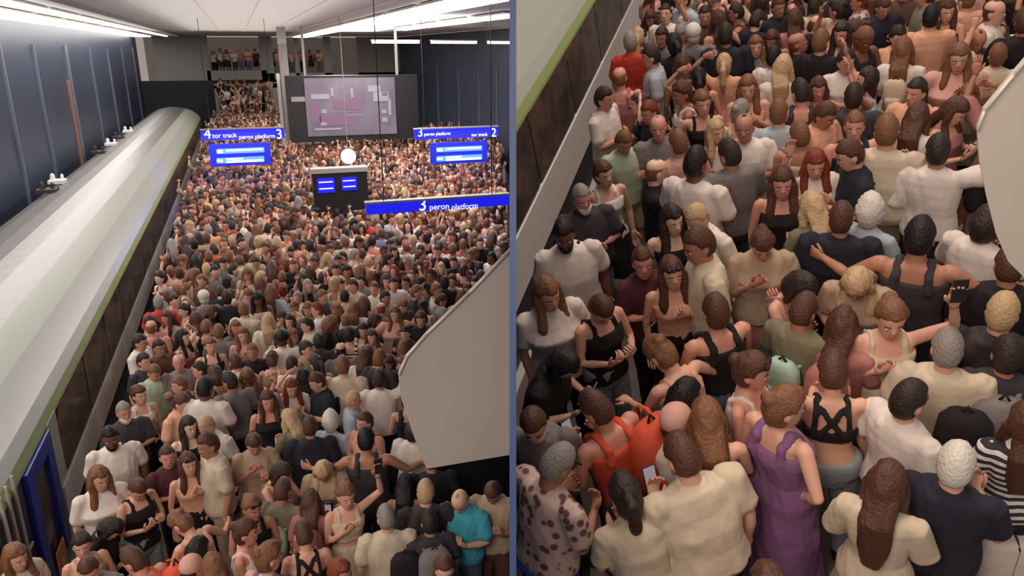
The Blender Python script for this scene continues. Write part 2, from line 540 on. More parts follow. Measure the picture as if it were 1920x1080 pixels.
# ------------------------------------------------------------------ trains
def train(h, side, v0, v1, win0, doors, label, zoff=0.0):
    e = empty('train', label, 'train', h=h, loc=(side, v0, 0))
    KS = 1.114
    cu = -1.42*KS
    Hh = HALL[h][2]
    ZF = lambda z: Hh-(Hh-z)*KS
    Ls = [(-1.4, -.55), (-1.4, 1.9), (-1.3, 2.2), (-1.02, 2.45), (-.68, 2.61), (-.3, 2.69), (0, 2.72), (.3, 2.69), (.68, 2.61)]
    B = []
    L = v1-v0

    def part(name, prof, mat_, y0=0, y1=L, parent=e, smooth=False):
        m = MB_()
        m.prism([(p[0]*KS+cu, ZF(p[1])) for p in prof], y0, y1)
        ob = m.build(name, mat_, h, parent=parent)
        bisect_mesh(ob.data, HALL[h][0] @ Matrix.Translation((side, v0, 0)), h)
        return ob
    y = 0
    n = 0
    cars = [(0, min(L, win0-v0-1.9 if doors else 24.0)), ]
    roofp = Ls[1:] + [(.62, 2.55), (0, 2.62), (-.6, 2.5), (-1.3, 1.9)]
    part('roof_shell', roofp, M_roof)
    part('side_panel', [(.66, 2.6), (.68, 2.61), (1.02, 2.47), (1.28, 2.24), (1.36, 2.13), (1.33, 2.1), (1.22, 2.2), (.98, 2.42)], M_white)
    part('lime_line', [(1.36, 2.14), (1.395, 2.06), (1.40, 2.03), (1.36, 2.03)], M_lime)
    part('body_side', [(-1.4, 1.9), (-1.4, -.5), (1.36, -.5), (1.36, 2.06), (1.0, 2.1), (-1.0, 2.1)], M_under)
    part('grey_stripe', [(1.36, 1.27), (1.42, 1.27), (1.42, .86 if h == 'A' else .74), (1.36, .86 if h == 'A' else .74)], M_stripe, y0=(win0-v0-.3 if doors else 0))
    part('lower_side', [(1.36, .7), (1.39, .7), (1.39, -.3), (1.36, -.3)], M_under)
    # window panes, flush ribbon glazing
    y = win0
    while y < v1-1:
        m = MB_()
        wl = 1.75
        x0, x1 = cu+1.36*KS, cu+1.405*KS
        pr = []
        za, zb = ZF(1.29), ZF(2.02)
        r_ = .12 if y == win0 else .05
        y0, y1 = y-v0, y-v0+wl
        pts = [(y0+r_, za), (y1-.04, za), (y1, za+.04), (y1, zb-.04), (y1-.04, zb), (y0+r_*1.6, zb), (y0+.02, zb-r_*1.3), (y0, zb-r_*2), (y0, za+r_)]
        m.prism(pts, x0, x1, ax='x')
        m.build('window_pane', M_glass, h, parent=e)
        y += wl+.05
    for (d0, d1) in doors:
        y0, y1 = d0-v0, d1-v0
        m = MB_()
        X0, X1 = cu+1.36*KS, cu+1.43*KS
        Z = ZF
        dw = .22*(y1-y0)
        m.box((X0, y0, Z(-.1)), (X1, y0+dw, Z(2.02)))
        m.box((X0, y1-dw, Z(-.1)), (X1, y1, Z(2.02)))
        m.box((X0, y0+dw, Z(-.1)), (X1, y1-dw, Z(.75)))
        m.box((X0, y0+dw, Z(1.85)), (X1, y1-dw, Z(2.02)))
        dr = m.build('door', M_blued, h, parent=e)
        box((X0, y0+dw, Z(.75)), (X0+.03, y1-dw, Z(1.85))).build('door_glass', M_glass, h, parent=dr)
        m = MB_()
        yc = y0+dw+.28
        m.prism([(yc-.17, Z(.45)), (yc+.17, Z(.45)), (yc+.17, Z(.95)), (yc-.17, Z(.95))], X1, X1+.015, ax='x')
        sg = m.build('door_notice', M_orange, h, parent=dr)
        box((X1+.015, yc-.03, Z(.62)), (X1+.018, yc+.03, Z(.8))).build('pictogram', M_stripe, h, parent=None if False else dr)
        box((X0, y1+.03, Z(-.3)), (X0+.05, y1+.45, Z(2.05))).build('door_pillar', M_white, h, parent=e)
        box((X0, y0-.9, Z(-.3)), (X0+.03, y0-.05, Z(2.0))).build('open_doorway', M_pipe if False else M_under, h, parent=e)
        for k in (0, 1, 2):
            m = MB_(); m.tube([(X0+.06, y0-.75+k*.2, .1), (X0+.06, y0-.75+k*.2, 1.8)], [.018, .018], 8); m.build('grab_pole', M_beige, h, parent=e)
        for zz in (.7, .95):
            m = MB_(); m.tube([(X0+.06, y0-.85, zz), (X0+.06, y0-.2, zz)], [.016, .016], 8); m.build('grab_pole', M_beige, h, parent=e)
    # roof fittings
    for k, (uu, yy, s_) in enumerate([(-.55, 9.5, 1), (-.75, 10.8, .9), (-.75, 18.5, .9), (-.8, 20.0, .8), (-.75, 26.5, .8), (-.7, 29, .8), (-.75, 31.5, .8), (-.7, 34, .8)]):
        if yy < L:
            m = MB_()
            m.box((cu+uu*KS-.25*s_, yy, ZF(2.62)), (cu+uu*KS+.25*s_, yy+.5*s_, ZF(2.70)))
            m.tube([(cu+uu*KS-.1, yy+.2, ZF(2.68)), (cu+uu*KS-.1, yy+.2, ZF(2.82))], [.09*s_, .07*s_], 10)
            m.tube([(cu+uu*KS+.12, yy+.25, ZF(2.68)), (cu+uu*KS+.12, yy+.25, ZF(2.80))], [.06*s_, .05*s_], 10)
            m.build('roof_fitting', M_stripe if k % 2 else M_under, h, parent=e)
    return e


dA, dB = hu(52, 930, TS), hu(128, 1000, TS)
train('A', TS+.02, 3.0, 52.0, hu(118, 850, TS).y, [(min(dA.y, dB.y), max(dA.y, dB.y))],
      'long pale train with dark ribbon windows and blue door along the left platform')
TB = -2.51
struct(box((TB+.1, -1, -.3), (8, 19, 0)).build('floor', M_floor, 'B', clip=True))
struct(box((TB-3, -1, -1.2), (TB+.1, 19, -1.0)).build('floor', M_under, 'B', clip=True))
struct(box((TB+.12, -1, 0), (TB+.2, 19, .012)).build('trim_8', M_edge, 'B', clip=True))
_t = train('B', TB, 1.5, 18.5, 1.6, [], 'pale train side with dark windows and grey stripe in the right hand hall')
for ch in _t.children:
    if ch.name.startswith('window_pane') or ch.name.startswith('roof_fit'):
        ch.data = ch.data.copy()
        bisect_mesh(ch.data, HALL['B'][0] @ Matrix.Translation((TB, 1.5, 0)), 'B')
for ch in list(_t.children):
    if ch.type == 'MESH' and not ch.data.vertices:
        bpy.data.objects.remove(ch)


# ------------------------------------------------------------------ steel stair flank, first hall
def flank(h, pts, v, th, label, fh):
    w = [hv(x, y, v, h) for x, y in pts]
    e = empty('stair_flank', label, 'stairs', h=h, loc=(w[0].x, v, w[0].z))
    o = e.location if h == 'A' else Vector((w[0].x, v, w[0].z))
    pr = [(p.x-w[0].x, p.z-w[0].z) for p in w]
    m = MB_(); m.prism(pr, 0, th)
    ob = m.build('steel_cladding', M_steel, h, parent=e)
    bisect_mesh(ob.data, HALL[h][0] @ Matrix.Translation((w[0].x, v, w[0].z)), h)
    for i in range(fh):
        a, b = Vector((pr[i][0], -.01, pr[i][1])), Vector((pr[i+1][0], -.01, pr[i+1][1]))
        m = MB_(); m.tube([a, b], [.012 if h == 'A' else .005]*2, 8)
        ob = m.build('edge_trim', M_steel, h, parent=e, smooth=True)
        bisect_mesh(ob.data, HALL[h][0] @ Matrix.Translation((w[0].x, v, w[0].z)), h)
    return e


flank('A', [(962, 462), (880, 548), (800, 625), (762, 668), (748, 700), (752, 745), (775, 815), (800, 879), (962, 852)], 5.4, .03,
      'big bare steel stair side panel jutting in from the right edge, left hall', 4)
flank('B', [(1960, 68), (1900, 138), (1845, 205), (1832, 240), (1836, 300), (1850, 370), (1868, 440), (1890, 490), (1960, 560)], 2.6, .02,
      'steel stair side panel at the right edge of the right hall', 3)
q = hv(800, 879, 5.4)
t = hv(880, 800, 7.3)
struct(box((hv(815, 800, 7.3).x, 7.3, 0), (3.4, 7.4, t.z)).build('shade_panel_under_stair', M_dark, clip=True))  # black panel standing in for the shade under the stair
struct(box((q.x+.25, 5.44, q.z+.03), (3.4, 6.2, q.z+.08)).build('shade_slab_under_stair', M_dark, clip=True))  # dark slab added behind the flank to cast shade below

# ------------------------------------------------------------------ partition between the two halls
m = MB_()
m.box((-.0085, -40, -90), (.0150, 30, -2.6))
pt = m.build('wall_partition', M_part, M=Matrix.Translation(CAM) @ RA.to_4x4())
struct(pt)

#PEOPLE
# ------------------------------------------------------------------ people
def srgb(h_):
    h_ = h_.lstrip('#')
    return tuple((int(h_[i:i+2], 16)/255)**2.2 for i in (0, 2, 4))


SKIN = {'light': '#d8a48c', 'pink': '#d29480', 'tan': '#b37d65', 'brown': '#7d4f3c', 'pale': '#e9bda6'}
HAIR = {'dark': '#30231d', 'black': '#171212', 'brown': '#533426', 'light brown': '#7a5238', 'blond': '#c0a07a', 'grey': '#8f8680', 'red': '#7a3520', 'white': '#d8d0c4'}
CLOTH = {'white': '#ddd0c6', 'cream': '#c9b8a0', 'beige': '#ab937c', 'black': '#1b1619', 'charcoal': '#3a3439', 'grey': '#77706e', 'navy': '#22222f',
         'pink': '#cf9d90', 'dusty pink': '#a9706a', 'peach': '#dba284', 'red': '#b93a2c', 'orange': '#d2543a', 'mauve': '#80587f', 'teal': '#3f97ab', 'blue': '#3457c0',
         'pale blue': '#a9b2bb', 'olive': '#77705a', 'brown': '#5a3d30', 'lavender': '#8d86b4', 'pale green': '#a9b79a', 'denim': '#5b6577', 'light denim': '#8b9297', 'mint': '#a5c4ae', 'maroon': '#4b2128'}
MS = {k: mat('skin_'+k, srgb(v), .55) for k, v in SKIN.items()}
MH = {k.replace(' ', '_'): mat('hair_'+k.replace(' ', '_'), srgb(v), .55, bump=.6, bscale=60) for k, v in HAIR.items()}
MC = {k.replace(' ', '_'): mat('cloth_'+k.replace(' ', '_'), srgb(v), .85, bump=.5, bscale=11) for k, v in CLOTH.items()}
MC['striped'] = mat('cloth_striped', (.75, .7, .65), .85, col2=(.03, .025, .03), kind='stripe', scale=6)
MC['floral'] = mat('cloth_floral', (.16, .07, .08), .85, col2=(.62, .46, .40), kind='print', scale=16)
MC['patterned_black'] = mat('cloth_patterned', (.012, .01, .012), .85, col2=(.05, .035, .035), kind='noise', scale=12)
M_eye = mat('eye_white', (.7, .65, .6), .3)
M_iris = mat('eye_dark', (.02, .012, .01), .3)
M_lip = mat('lip', srgb('#b0625a'), .5)
M_lens = mat('sunglass_lens', (.01, .01, .012), .15)


def sm(a, b, x):
    t = min(1, max(0, (x-a)/(b-a)))
    return t*t*(3-2*t)


ARMS = {  # elbow offset from shoulder, wrist offset from elbow, hand direction, finger curl (x outward)
    'down': ((.06, -.02, -.27), (.0, .06, -.23), (0, .12, -1), .5),
    'phone': ((.06, .05, -.26), (-.13, .20, .07), (-.35, .55, .6), .9),
    'cross': ((.06, .06, -.25), (-.23, .12, .02), (-1, .1, .05), .6),
    'up': ((.15, .12, .19), (-.05, .08, .22), (0, .1, 1), .4),
    'head': ((.22, .03, .16), (-.17, -.02, .17), (-1, -.1, .2), .7),
    'fwd': ((.04, .18, -.18), (-.03, .22, .02), (0, 1, .1), .6),
    'out': ((.19, .06, -.17), (.18, .14, .0), (1, .5, .1), .5),
    'wall': ((.27, .05, .05), (.05, .06, .23), (.1, .2, 1), .15),
    'hip': ((.15, -.07, -.21), (-.14, .07, -.15), (-.6, .4, -.5), .5),
    'chest': ((.05, .04, -.26), (-.15, .13, .16), (-.6, .1, .6), .8),
}


class Rig:
    """joints and measures of one posed figure, 1.7 m tall, facing +Y, feet on z = 0"""
    def __init__(s, sex='m', L='down', R='down', lean=0, nod=0, turn=0, build=1.0, stance=0):
        s.key = (sex, L, R, lean, nod, turn, build, stance)
        s.sex, s.lean, s.nod, s.turn, s.b = sex, lean, nod, turn, build
        s.sw = (.185 if sex == 'm' else .162)*(.55+.45*build)
        s.arm = {}
        for sd, nm in ((-1, L), (1, R)):
            e, w, hd, cu = ARMS[nm]
            sh = Vector((sd*s.sw, -.01, 1.395))
            el = sh+Vector((sd*e[0], e[1], e[2]))
            wr = el+Vector((sd*w[0], w[1], w[2]))
            s.arm[sd] = (sh, el, wr, Vector((sd*hd[0], hd[1], hd[2])).normalized(), cu)
        s.HM = Matrix.Translation((0, .012, 1.585)) @ Matrix.Translation((0, -.02, -.09)) @ Euler((-math.radians(nod), 0, math.radians(turn))).to_matrix().to_4x4() @ Matrix.Translation((0, .02, .09))
        s.st = stance

    def bend(s, p):
        if s.lean:
            k = sm(.85, 1.15, p.z)
            if k > 0:
                c = Vector((0, 0, .92))
                q = Matrix.Rotation(-math.radians(s.lean)*k, 3, 'X') @ (p-c)+c
                return q
        return p

    def waist(s, infl=0, top=1.455):
        b = s.b
        if s.sex == 'm':
            A = [(.80, .13, .09, 0), (.88, .165, .115, 0), (.95, .165*b, .115*b, 0), (1.08, .15*b, .11*b, .005), (1.2, .165*b, .118*b, .005), (1.30, .178*b, .115, 0), (1.37, .185, .098, -.008), (1.415, .15, .08, -.014), (1.44, .10, .068, -.016), (1.475, .058, .058, -.012)]
        else:
            A = [(.80, .13, .09, 0), (.88, .172*b, .12*b, 0), (.95, .165*b, .118*b, 0), (1.08, .122*b, .09*b, .005), (1.17, .13*b, .095*b, .005), (1.26, .148*b, .118*b, .016), (1.32, .156, .105, .004), (1.38, .160, .085, -.01), (1.415, .13, .07, -.014), (1.44, .085, .058, -.016), (1.475, .05, .05, -.012)]
        return [(z, w+infl, d+infl*.9, y) for z, w, d, y in A if z <= top]

    def legs(s):
        st = s.st
        for sd in (-1, 1):
            f = st*sd
            yield sd, [Vector((sd*.088, 0, .90)), Vector((sd*.095, .015+f*.08, .49)), Vector((sd*.10, -.015+f*.10, .09))]


def head_verts(m):
    secs = []
    for z, w, yc, d in [(-.118, .026, .050, .022), (-.10, .043, .036, .045), (-.068, .057, .018, .072), (-.03, .066, .006, .088), (.015, .073, 0, .096), (.055, .0755, -.003, .098), (.085, .068, -.005, .088), (.108, .048, -.006, .064), (.122, .02, -.006, .028)]:
        secs.append((z, w, d, yc))
    m.torso(secs, 18, sq=2.1)


def smooth_noise(me, amp, sc, fold=1.0):
    n = len(me.vertices)
    co = np.empty(n*3)
    me.vertices.foreach_get('co', co)
    co = co.reshape(-1, 3)
    no = np.empty(n*3)
    me.vertex_normals.foreach_get('vector', no)
    no = no.reshape(-1, 3)
    for i in range(n):
        p = co[i]
        k = noise.noise(Vector((p[0]*sc, p[1]*sc, p[2]*sc*fold)))+.55*noise.noise(Vector((p[0]*sc*2.6+p[2]*6, p[1]*sc*2.6, p[2]*sc*1.5*fold+p[0]*9)))
        co[i] += no[i]*(k+.4)*amp
    me.vertices.foreach_set('co', co.ravel())
    me.update()


def remesh(m, name, vox, dec=1.0, smo=2, amp=0, sc=12, fold=1):
    me = m.mesh('tmp')
    o = bpy.data.objects.new('tmp', me)
    COL.objects.link(o)
    r = o.modifiers.new('r', 'REMESH')
    r.mode = 'VOXEL'
    r.voxel_size = vox
    if smo:
        q = o.modifiers.new('s', 'SMOOTH')
        q.iterations = smo
        q.factor = .5
    if dec < 1:
        d = o.modifiers.new('d', 'DECIMATE')
        d.ratio = dec
    bpy.context.view_layer.update()
    out = bpy.data.meshes.new_from_object(o.evaluated_get(bpy.context.evaluated_depsgraph_get()))
    out.name = name
    bpy.data.objects.remove(o)
    bpy.data.meshes.remove(me)
    if amp:
        smooth_noise(out, amp, sc, fold)
    out.polygons.foreach_set('use_smooth', [True]*len(out.polygons))
    out.materials.clear()
    out.materials.append(None)
    return out


def add_to(me, m, name):
    """join the loose pieces m (with material indices) into the mesh me"""
    n0 = len(me.vertices)
    co = np.empty(n0*3)
    me.vertices.foreach_get('co', co)
    V_ = co.reshape(-1, 3).tolist()+[list(p) for p in m.v]
    Fs = [tuple(p.vertices) for p in me.polygons]+[tuple(i+n0 for i in f) for f in m.f]
    mi = [0]*len(me.polygons)+m.mi
    out = bpy.data.meshes.new(name)
    out.from_pydata(V_, [], Fs)
    for _ in range(4):
        out.materials.append(None)
    out.polygons.foreach_set('material_index', mi)
    out.polygons.foreach_set('use_smooth', [True]*len(mi))
    return out


CACHE = {}


def body_mesh(rg):
    k = ('body', rg.key)
    if k in CACHE:
        return CACHE[k]
    m = MB_()
    m.torso(rg.waist(-.006), 20)
    m.tube([(0, -.012, 1.42), (0, -.004, 1.50), (0, .006, 1.56)], [.056 if rg.sex == 'm' else .048]*2+[.05], 12)
    for sd in (-1, 1):
        sh, el, wr, hd, cu = rg.arm[sd]
        t = 1.0 if rg.sex == 'm' else .86
        t *= .6+.4*rg.b
        m.ball(sh+Vector((-sd*.012, 0, -.005)), (.052*t, .052*t, .052*t))
        mid = sh.lerp(el, .4)
        m.tube([sh, mid, el, el.lerp(wr, .3), wr], [.050*t, .047*t, .037*t, .037*t, .024*t], 12)
    for sd, (h_, k_, a_) in rg.legs():
        m.tube([h_, h_.lerp(k_, .35), k_, k_.lerp(a_, .3), a_], [.088, .078, .052, .052, .032], 12)
        m.tube([a_+Vector((0, -.04, -.035)), a_+Vector((0, .06, -.05)), a_+Vector((sd*.01, .15, -.06))], [.036, .040, .03], 10, flat=.75)
    m.xf(rg.bend)
    n0 = len(m.v)
    h_ = MB_()
    head_verts(h_)
    h_.ball((0, .092, -.022), (.013, .02, .016), 10, 6)
    h_.tube([(0, .088, .012), (0, .104, -.022)], [.009, .013], 8)
    for sd in (-1, 1):
        h_.ball((sd*.076, -.008, -.012), (.011, .02, .032), 10, 6)
    h_.v = [tuple(rg.bend(rg.HM @ Vector(p))) for p in h_.v]
    m.add(h_.v, h_.f)
    me = remesh(m, 'body_base', .0135, .45, 2)
    d = MB_()
    for sd in (-1, 1):        # hands: palm, four unequal bent fingers, thumb from the side of the palm
        sh, el, wr, hd, cu = rg.arm[sd]
        fwd = hd
        inn = Vector((0, 1, 0)) if abs(fwd.y) < .7 else Vector((0, 0, 1))
        sdv = fwd.cross(inn).normalized()          # across the palm
        nrm = sdv.cross(fwd).normalized()          # palm normal
        if nrm.dot(Vector((-sd, .2, 0))) < 0:
            nrm = -nrm
        P = lambda a, b, c: wr+fwd*a+sdv*b+nrm*c
        s0 = len(d.v)
        d.rings([[P(a, math.cos(t)*w_, math.sin(t)*h2) for t in [2*PI*k_/10 for k_ in range(10)]] for a, w_, h2 in ((-.02, .024, .022), (.01, .030, .020), (.05, .041, .017), (.085, .040, .013), (.095, .03, .008))])
        for fi, (b_, ln) in enumerate(((-.030, .072), (-.010, .082), (.010, .077), (.029, .060))):
            c0, c1, c2 = P(.082, b_, 0), P(.082+ln*.45*math.cos(cu*.6), b_*1.05, ln*.45*math.sin(cu*.6)), None
            c2 = c1+(fwd*math.cos(cu*1.4)+nrm*math.sin(cu*1.4))*ln*.33
            c3 = c2+(fwd*math.cos(cu*2.1)+nrm*math.sin(cu*2.1))*ln*.28
            d.tube([c0, c1, c2, c3], [.0095, .009, .0082, .007], 6)
        tb = 1 if P(0, 1, 0).y > P(0, -1, 0).y else -1
        d.tube([P(.02, tb*.026, .004), P(.052, tb*.052, .012), P(.082, tb*.060, .022)], [.0125, .011, .0085], 6)
        d.xf(rg.bend, s0)
    # eyes, brows, mouth
    s0 = len(d.v)
    for sd in (-1, 1):
        d.ball((sd*.031, .080, .002), (.014, .011, .0085), 8, 6, 1)
        d.ball((sd*.031, .0865, .001), (.0062, .0062, .0062), 8, 6, 2)
        d.tube([(sd*.015, .0925, .025), (sd*.032, .092, .027), (sd*.050, .078, .019)], [.003, .0036, .0024], 5, 2)
    d.ball((0, .0885, -.064), (.023, .010, .0055), 10, 6, 3)
    d.ball((0, .0865, -.072), (.018, .010, .0055), 10, 6, 3)
    d.xf(lambda p: rg.bend(rg.HM @ p), s0)
    out = add_to(me, d, 'body')
    bpy.data.meshes.remove(me)
    CACHE[k] = out
    return out


def sleeve(m, rg, sd, t, r0, r1):
    k_ = .58+.45*max(1, rg.b)
    r0, r1 = r0*k_, r1*k_
    sh, el, wr, hd, cu = rg.arm[sd]
    q_ = (.054*(1.0 if rg.sex == 'm' else .88)*(.6+.4*rg.b))+.014
    m.ball(sh+Vector((-sd*.014, 0, -.006)), (q_, q_, q_), 14, 9)
    top = Vector((sd*(rg.sw-.03), -.01, 1.40))
    if t <= 1:
        e = sh.lerp(el, t)
        m.tube([top, sh, sh.lerp(e, .5), e], [r0*.9, r0, (r0+r1)/2, r1], 14)
    else:
        e = el.lerp(wr, t-1)
        m.tube([top, sh, el, el.lerp(e, .5), e], [r0*.9, r0, r1*1.02, r1, r1*.92], 14)


def garment(rg, kind):
    k = (kind, rg.key)
    if k in CACHE:
        return CACHE[k]
    m = MB_()
    W = rg.waist
    am = .012
    if kind in ('t_shirt', 'long_shirt', 'blouse', 'crop_tee'):
        lo = {'crop_tee': 1.08}.get(kind, .84)
        s_ = [(z, w, d, y) for z, w, d, y in W(.017, 1.45) if z >= lo]
        fl = .018 if rg.sex == 'm' else .012
        s_ = [(z, w+fl*(1-sm(.8, 1.3, z)), d+fl*(1-sm(.8, 1.3, z)), y) for z, w, d, y in s_]
        if rg.sex == 'm':
            s_ = [(z, max(w, .175) if z < 1.37 else w, max(d, .122) if z < 1.3 else d, y) for z, w, d, y in s_]
        m.torso(s_, 22)
        m.torso([(1.40, .10, .078, -.014), (1.462, .073, .066, -.014)], 16)
        t, r0, r1 = {'t_shirt': (.72, .063, .068), 'crop_tee': (.5, .062, .062), 'long_shirt': (1.9, .064, .048), 'blouse': (.95, .068, .080)}[kind]
        for sd in (-1, 1):
            sleeve(m, rg, sd, t, r0 if rg.sex == 'm' else r0*.9, r1 if rg.sex == 'm' else r1*.88)
    elif kind in ('tank_top', 'crop_top', 'strappy_top', 'strapless_top'):
        lo = {'tank_top': .86, 'strappy_top': 1.16, 'crop_top': 1.12, 'strapless_top': 1.14}[kind]
        hi = {'tank_top': 1.335, 'strappy_top': 1.24, 'crop_top': 1.33, 'strapless_top': 1.30}[kind]
        s_ = [(z, w, d, y) for z, w, d, y in W(.010) if lo-.01 <= z]
        # interpolated section at the neckline
        def at(z0):
            A = W(.010)
            for a, b in zip(A, A[1:]):
                if a[0] <= z0 <= b[0]:
                    f = (z0-a[0])/(b[0]-a[0])
                    return tuple(a[i]+(b[i]-a[i])*f for i in range(4))
        s_ = [at(lo)]+[q for q in s_ if lo+.01 < q[0] < hi-.01]+[at(hi)]
        m.torso(s_, 22)
        if kind == 'tank_top' or kind == 'crop_top':
            for sd in (-1, 1):
                if rg.sex == 'm':
                    m.tube([(sd*.10, .108, 1.29), (sd*.09, .085, 1.385), (sd*.085, -.005, 1.452), (sd*.09, -.108, 1.39), (sd*.10, -.122, 1.29)], [.026]*5, 8, flat=.8)
                    continue
                m.tube([(sd*.095, .085, 1.29), (sd*.085, .05, 1.40), (sd*.083, -.01, 1.435), (sd*.085, -.084, 1.39), (sd*.095, -.102, 1.29)], [.022]*5, 8, flat=.8)
        if kind == 'strappy_top':
            for sd in (-1, 1):
                m.tube([(sd*.09, .095, 1.24), (sd*.085, .05, 1.40), (sd*.075, -.015, 1.445), (sd*.03, -.105, 1.36), (-sd*.07, -.112, 1.22)], [.017]*5, 8)
                m.tube([(sd*.085, -.03, 1.435), (sd*.09, -.105, 1.36), (sd*.10, -.112, 1.22)], [.016]*3, 8)
        am = .006
    elif kind in ('dress', 'maxi_dress'):
        base = [q for q in W(.014, 1.34) if q[0] > .9]
        z1 = .12 if kind == 'maxi_dress' else .55
        fl = [(z1, .26, .22, 0), (z1+(.9-z1)*.5, .235, .185, 0), (.88, .20, .145, 0)]
        m.torso(fl+base, 26)
        for sd in (-1, 1):
            m.tube([(sd*.095, .085, 1.29), (sd*.085, .05, 1.40), (sd*.083, -.01, 1.435), (sd*.085, -.084, 1.39), (sd*.095, -.102, 1.29)], [.026]*5, 8, flat=.8)
        am = .02
    elif kind == 'skirt':
        m.torso([(.50, .215, .18, 0), (.70, .21, .17, 0), (.88, .19, .137, 0), (1.0, .155*max(1, rg.b), .12, 0), (1.06, .14*max(1, rg.b), .105, 0)], 24)
        am = .014
    elif kind in ('trousers', 'shorts'):
        m.torso([(.79, .155, .105, 0), (.88, .178*max(1, rg.b*.97), .126, 0), (.96, .172*max(1, rg.b), .122*rg.b, 0), (1.0, .16*max(1, rg.b), .115*rg.b, 0)], 20)
        for sd, (h_, k_, a_) in rg.legs():
            if kind == 'trousers':
                m.tube([h_, h_.lerp(k_, .4), k_, k_.lerp(a_, .5), a_+Vector((0, 0, .01))], [.097, .088, .068, .062, .058], 14)
            else:
                m.tube([h_, h_.lerp(k_, .5), h_.lerp(k_, .85)], [.10, .097, .094], 14)
    elif kind == 'shoes':
        for sd, (h_, k_, a_) in rg.legs():
            m.tube([a_+Vector((0, -.065, -.052)), a_+Vector((0, .05, -.05)), a_+Vector((sd*.01, .16, -.058))], [.046, .050, .040], 12, flat=.8)
            m.tube([a_+Vector((0, -.02, -.05)), a_+Vector((0, -.012, .0))], [.045, .042], 12, cap=False)
        am = 0
    m.xf(rg.bend)
    me = remesh(m, kind, .012 if kind != 'shoes' else .011, .6, 1, am, 9, .45)
    CACHE[k] = me
    return me


def hair_mesh(rg, style):
    k = ('hair'+style, rg.key)
    if k in CACHE:
        return CACHE[k]
    m = MB_()
    thick = {'short': .014, 'buzz': .011, 'curly': .028, 'balding': .006}.get(style, .018)
    n, mm = 30, 20
    rs = []
    for j in range(mm):
        t = PI*(j+.3)/(mm-.4)
        r = []
        for i in range(n):
            a = 2*PI*i/n
            d = Vector((math.sin(t)*math.cos(a), math.sin(t)*math.sin(a), -math.cos(t)))
            w = .0755 if d.z > 0 else .0755*(1-.25*d.z*d.z)
            R_ = 1/math.sqrt((d.x/w)**2+(d.y/.098)**2+(d.z/(.136 if d.z > 0 else .122))**2)
            p = d*R_
            front = sm(-.02, .05, p.y)
            line = .062*front+(-.075 if style in ('short', 'buzz', 'balding') else -.10)*(1-front)
            if style == 'balding' and p.z > .055:
                g = 0
            else:
                g = sm(line-.012, line+.012, p.z)
            ear = sm(.055, .07, abs(p.x))*sm(-.045, -.02, p.y)*(1-sm(.005, .03, p.z))
            if style in ('short', 'buzz', 'balding', 'bun', 'ponytail'):
                g *= 1-ear
            ex = thick*g-.012*(1-g)
            if style == 'curly' and g > .5:
                ex += .016*noise.noise(p*45)
            elif g > .5:
                ex += .004*noise.noise(Vector((p.x*50, p.y*15, p.z*15)))
            r.append(p+d*ex+Vector((0, -.002, .002)))
        rs.append(r)
    m.rings(rs)
    m.v = [tuple(rg.bend(rg.HM @ Vector(p))) for p in m.v]
    hb = lambda p: rg.bend(rg.HM @ Vector(p))
    if style == 'bun':
        c = hb((0, -.095, .075))
        m.ball(c, (.042, .04, .04), 12, 8)
    if style in ('ponytail',):
        a, b = hb((0, -.10, .06)), hb((0, -.16, .0))
        c = b+Vector((0, -.02, -.16)); e = c+Vector((0, .03, -.12))
        m.tube([a, b, c, e], [.028, .036, .034, .014], 10)
    if style in ('long', 'bob', 'long_loose'):
        ln = {'long': .34, 'bob': .10, 'long_loose': .42}[style]
        a = hb((0, -.045, .05)); b = hb((0, -.072, -.05))
        sh = rg.bend(Vector((0, -.105, 1.42)))
        pts = [a, b]
        back = Vector((0, min(b.y, sh.y)-.012, b.z-.10))
        if style == 'bob':
            pts += [b+Vector((0, .0, -.07))]
            ra = [.078, .084, .075]
        else:
            lean = math.radians(rg.lean)
            dn = Vector((0, math.sin(lean)*.8, -1)).normalized()
            pts += [back, back+dn*ln*.45, back+dn*(ln-.08)]
            ra = [.078, .084, .086, .08, .048]
        m.tube(pts, ra, 14, flat=.52)
        for sd in (-1, 1):
            s0 = hb((sd*.066, .004, .055)); s1 = hb((sd*.084, .018, -.02)); s2 = hb((sd*.082, .03, -.10))
            P_ = [s0, s1, s2]; r_ = [.024, .031, .034]
            if style != 'bob':
                P_ += [s2+Vector((sd*.01, .04, -.12)), s2+Vector((sd*.005, .05, -.2*ln/.34))]; r_ += [.036, .020]
            m.tube(P_, r_, 8, flat=.8)
    if style in ('short', 'buzz', 'balding', 'curly'):
        me = m.mesh('hair', smooth=True)
    else:
        me = remesh(m, 'hair', .011, .7, 1, .008, 26, .25)
    CACHE[k] = me
    return me


def special(rg, kind):
    """caps, beards, glasses"""
    k = (kind, rg.key)
    if k in CACHE:
        return CACHE[k]
    m = MB_()
    if kind == 'cap':
        m.ball((0, -.006, .058), (.100, .120, .104), 20, 10)
        m.rings([[(x, y, .045+.01*z) for x, y in [(-.07, .06), (-.05, .15), (0, .175), (.05, .15), (.07, .06), (0, .05)]] for z in (0, .8)])
    elif kind == 'beard':
        m.torso([(-.128, .03, .03, .05), (-.10, .052, .055, .042), (-.065, .063, .070, .028), (-.045, .066, .06, .022)], 16)
    elif kind == 'sunglasses':
        for sd in (-1, 1):
            m.ball((sd*.034, .088, .085), (.027, .014, .018), 10, 6)
            m.tube([(sd*.055, .08, .085), (sd*.083, .0, .06)], [.004, .004], 5)
        m.tube([(-.012, .1, .087), (.012, .1, .087)], [.004, .004], 5)
    m.v = [tuple(rg.bend(rg.HM @ Vector(p))) for p in m.v]
    me = m.mesh(kind, smooth=True)
    CACHE[k] = me
    return me


MESHPOOL = []
NP = [0]
USED_LABELS = {}


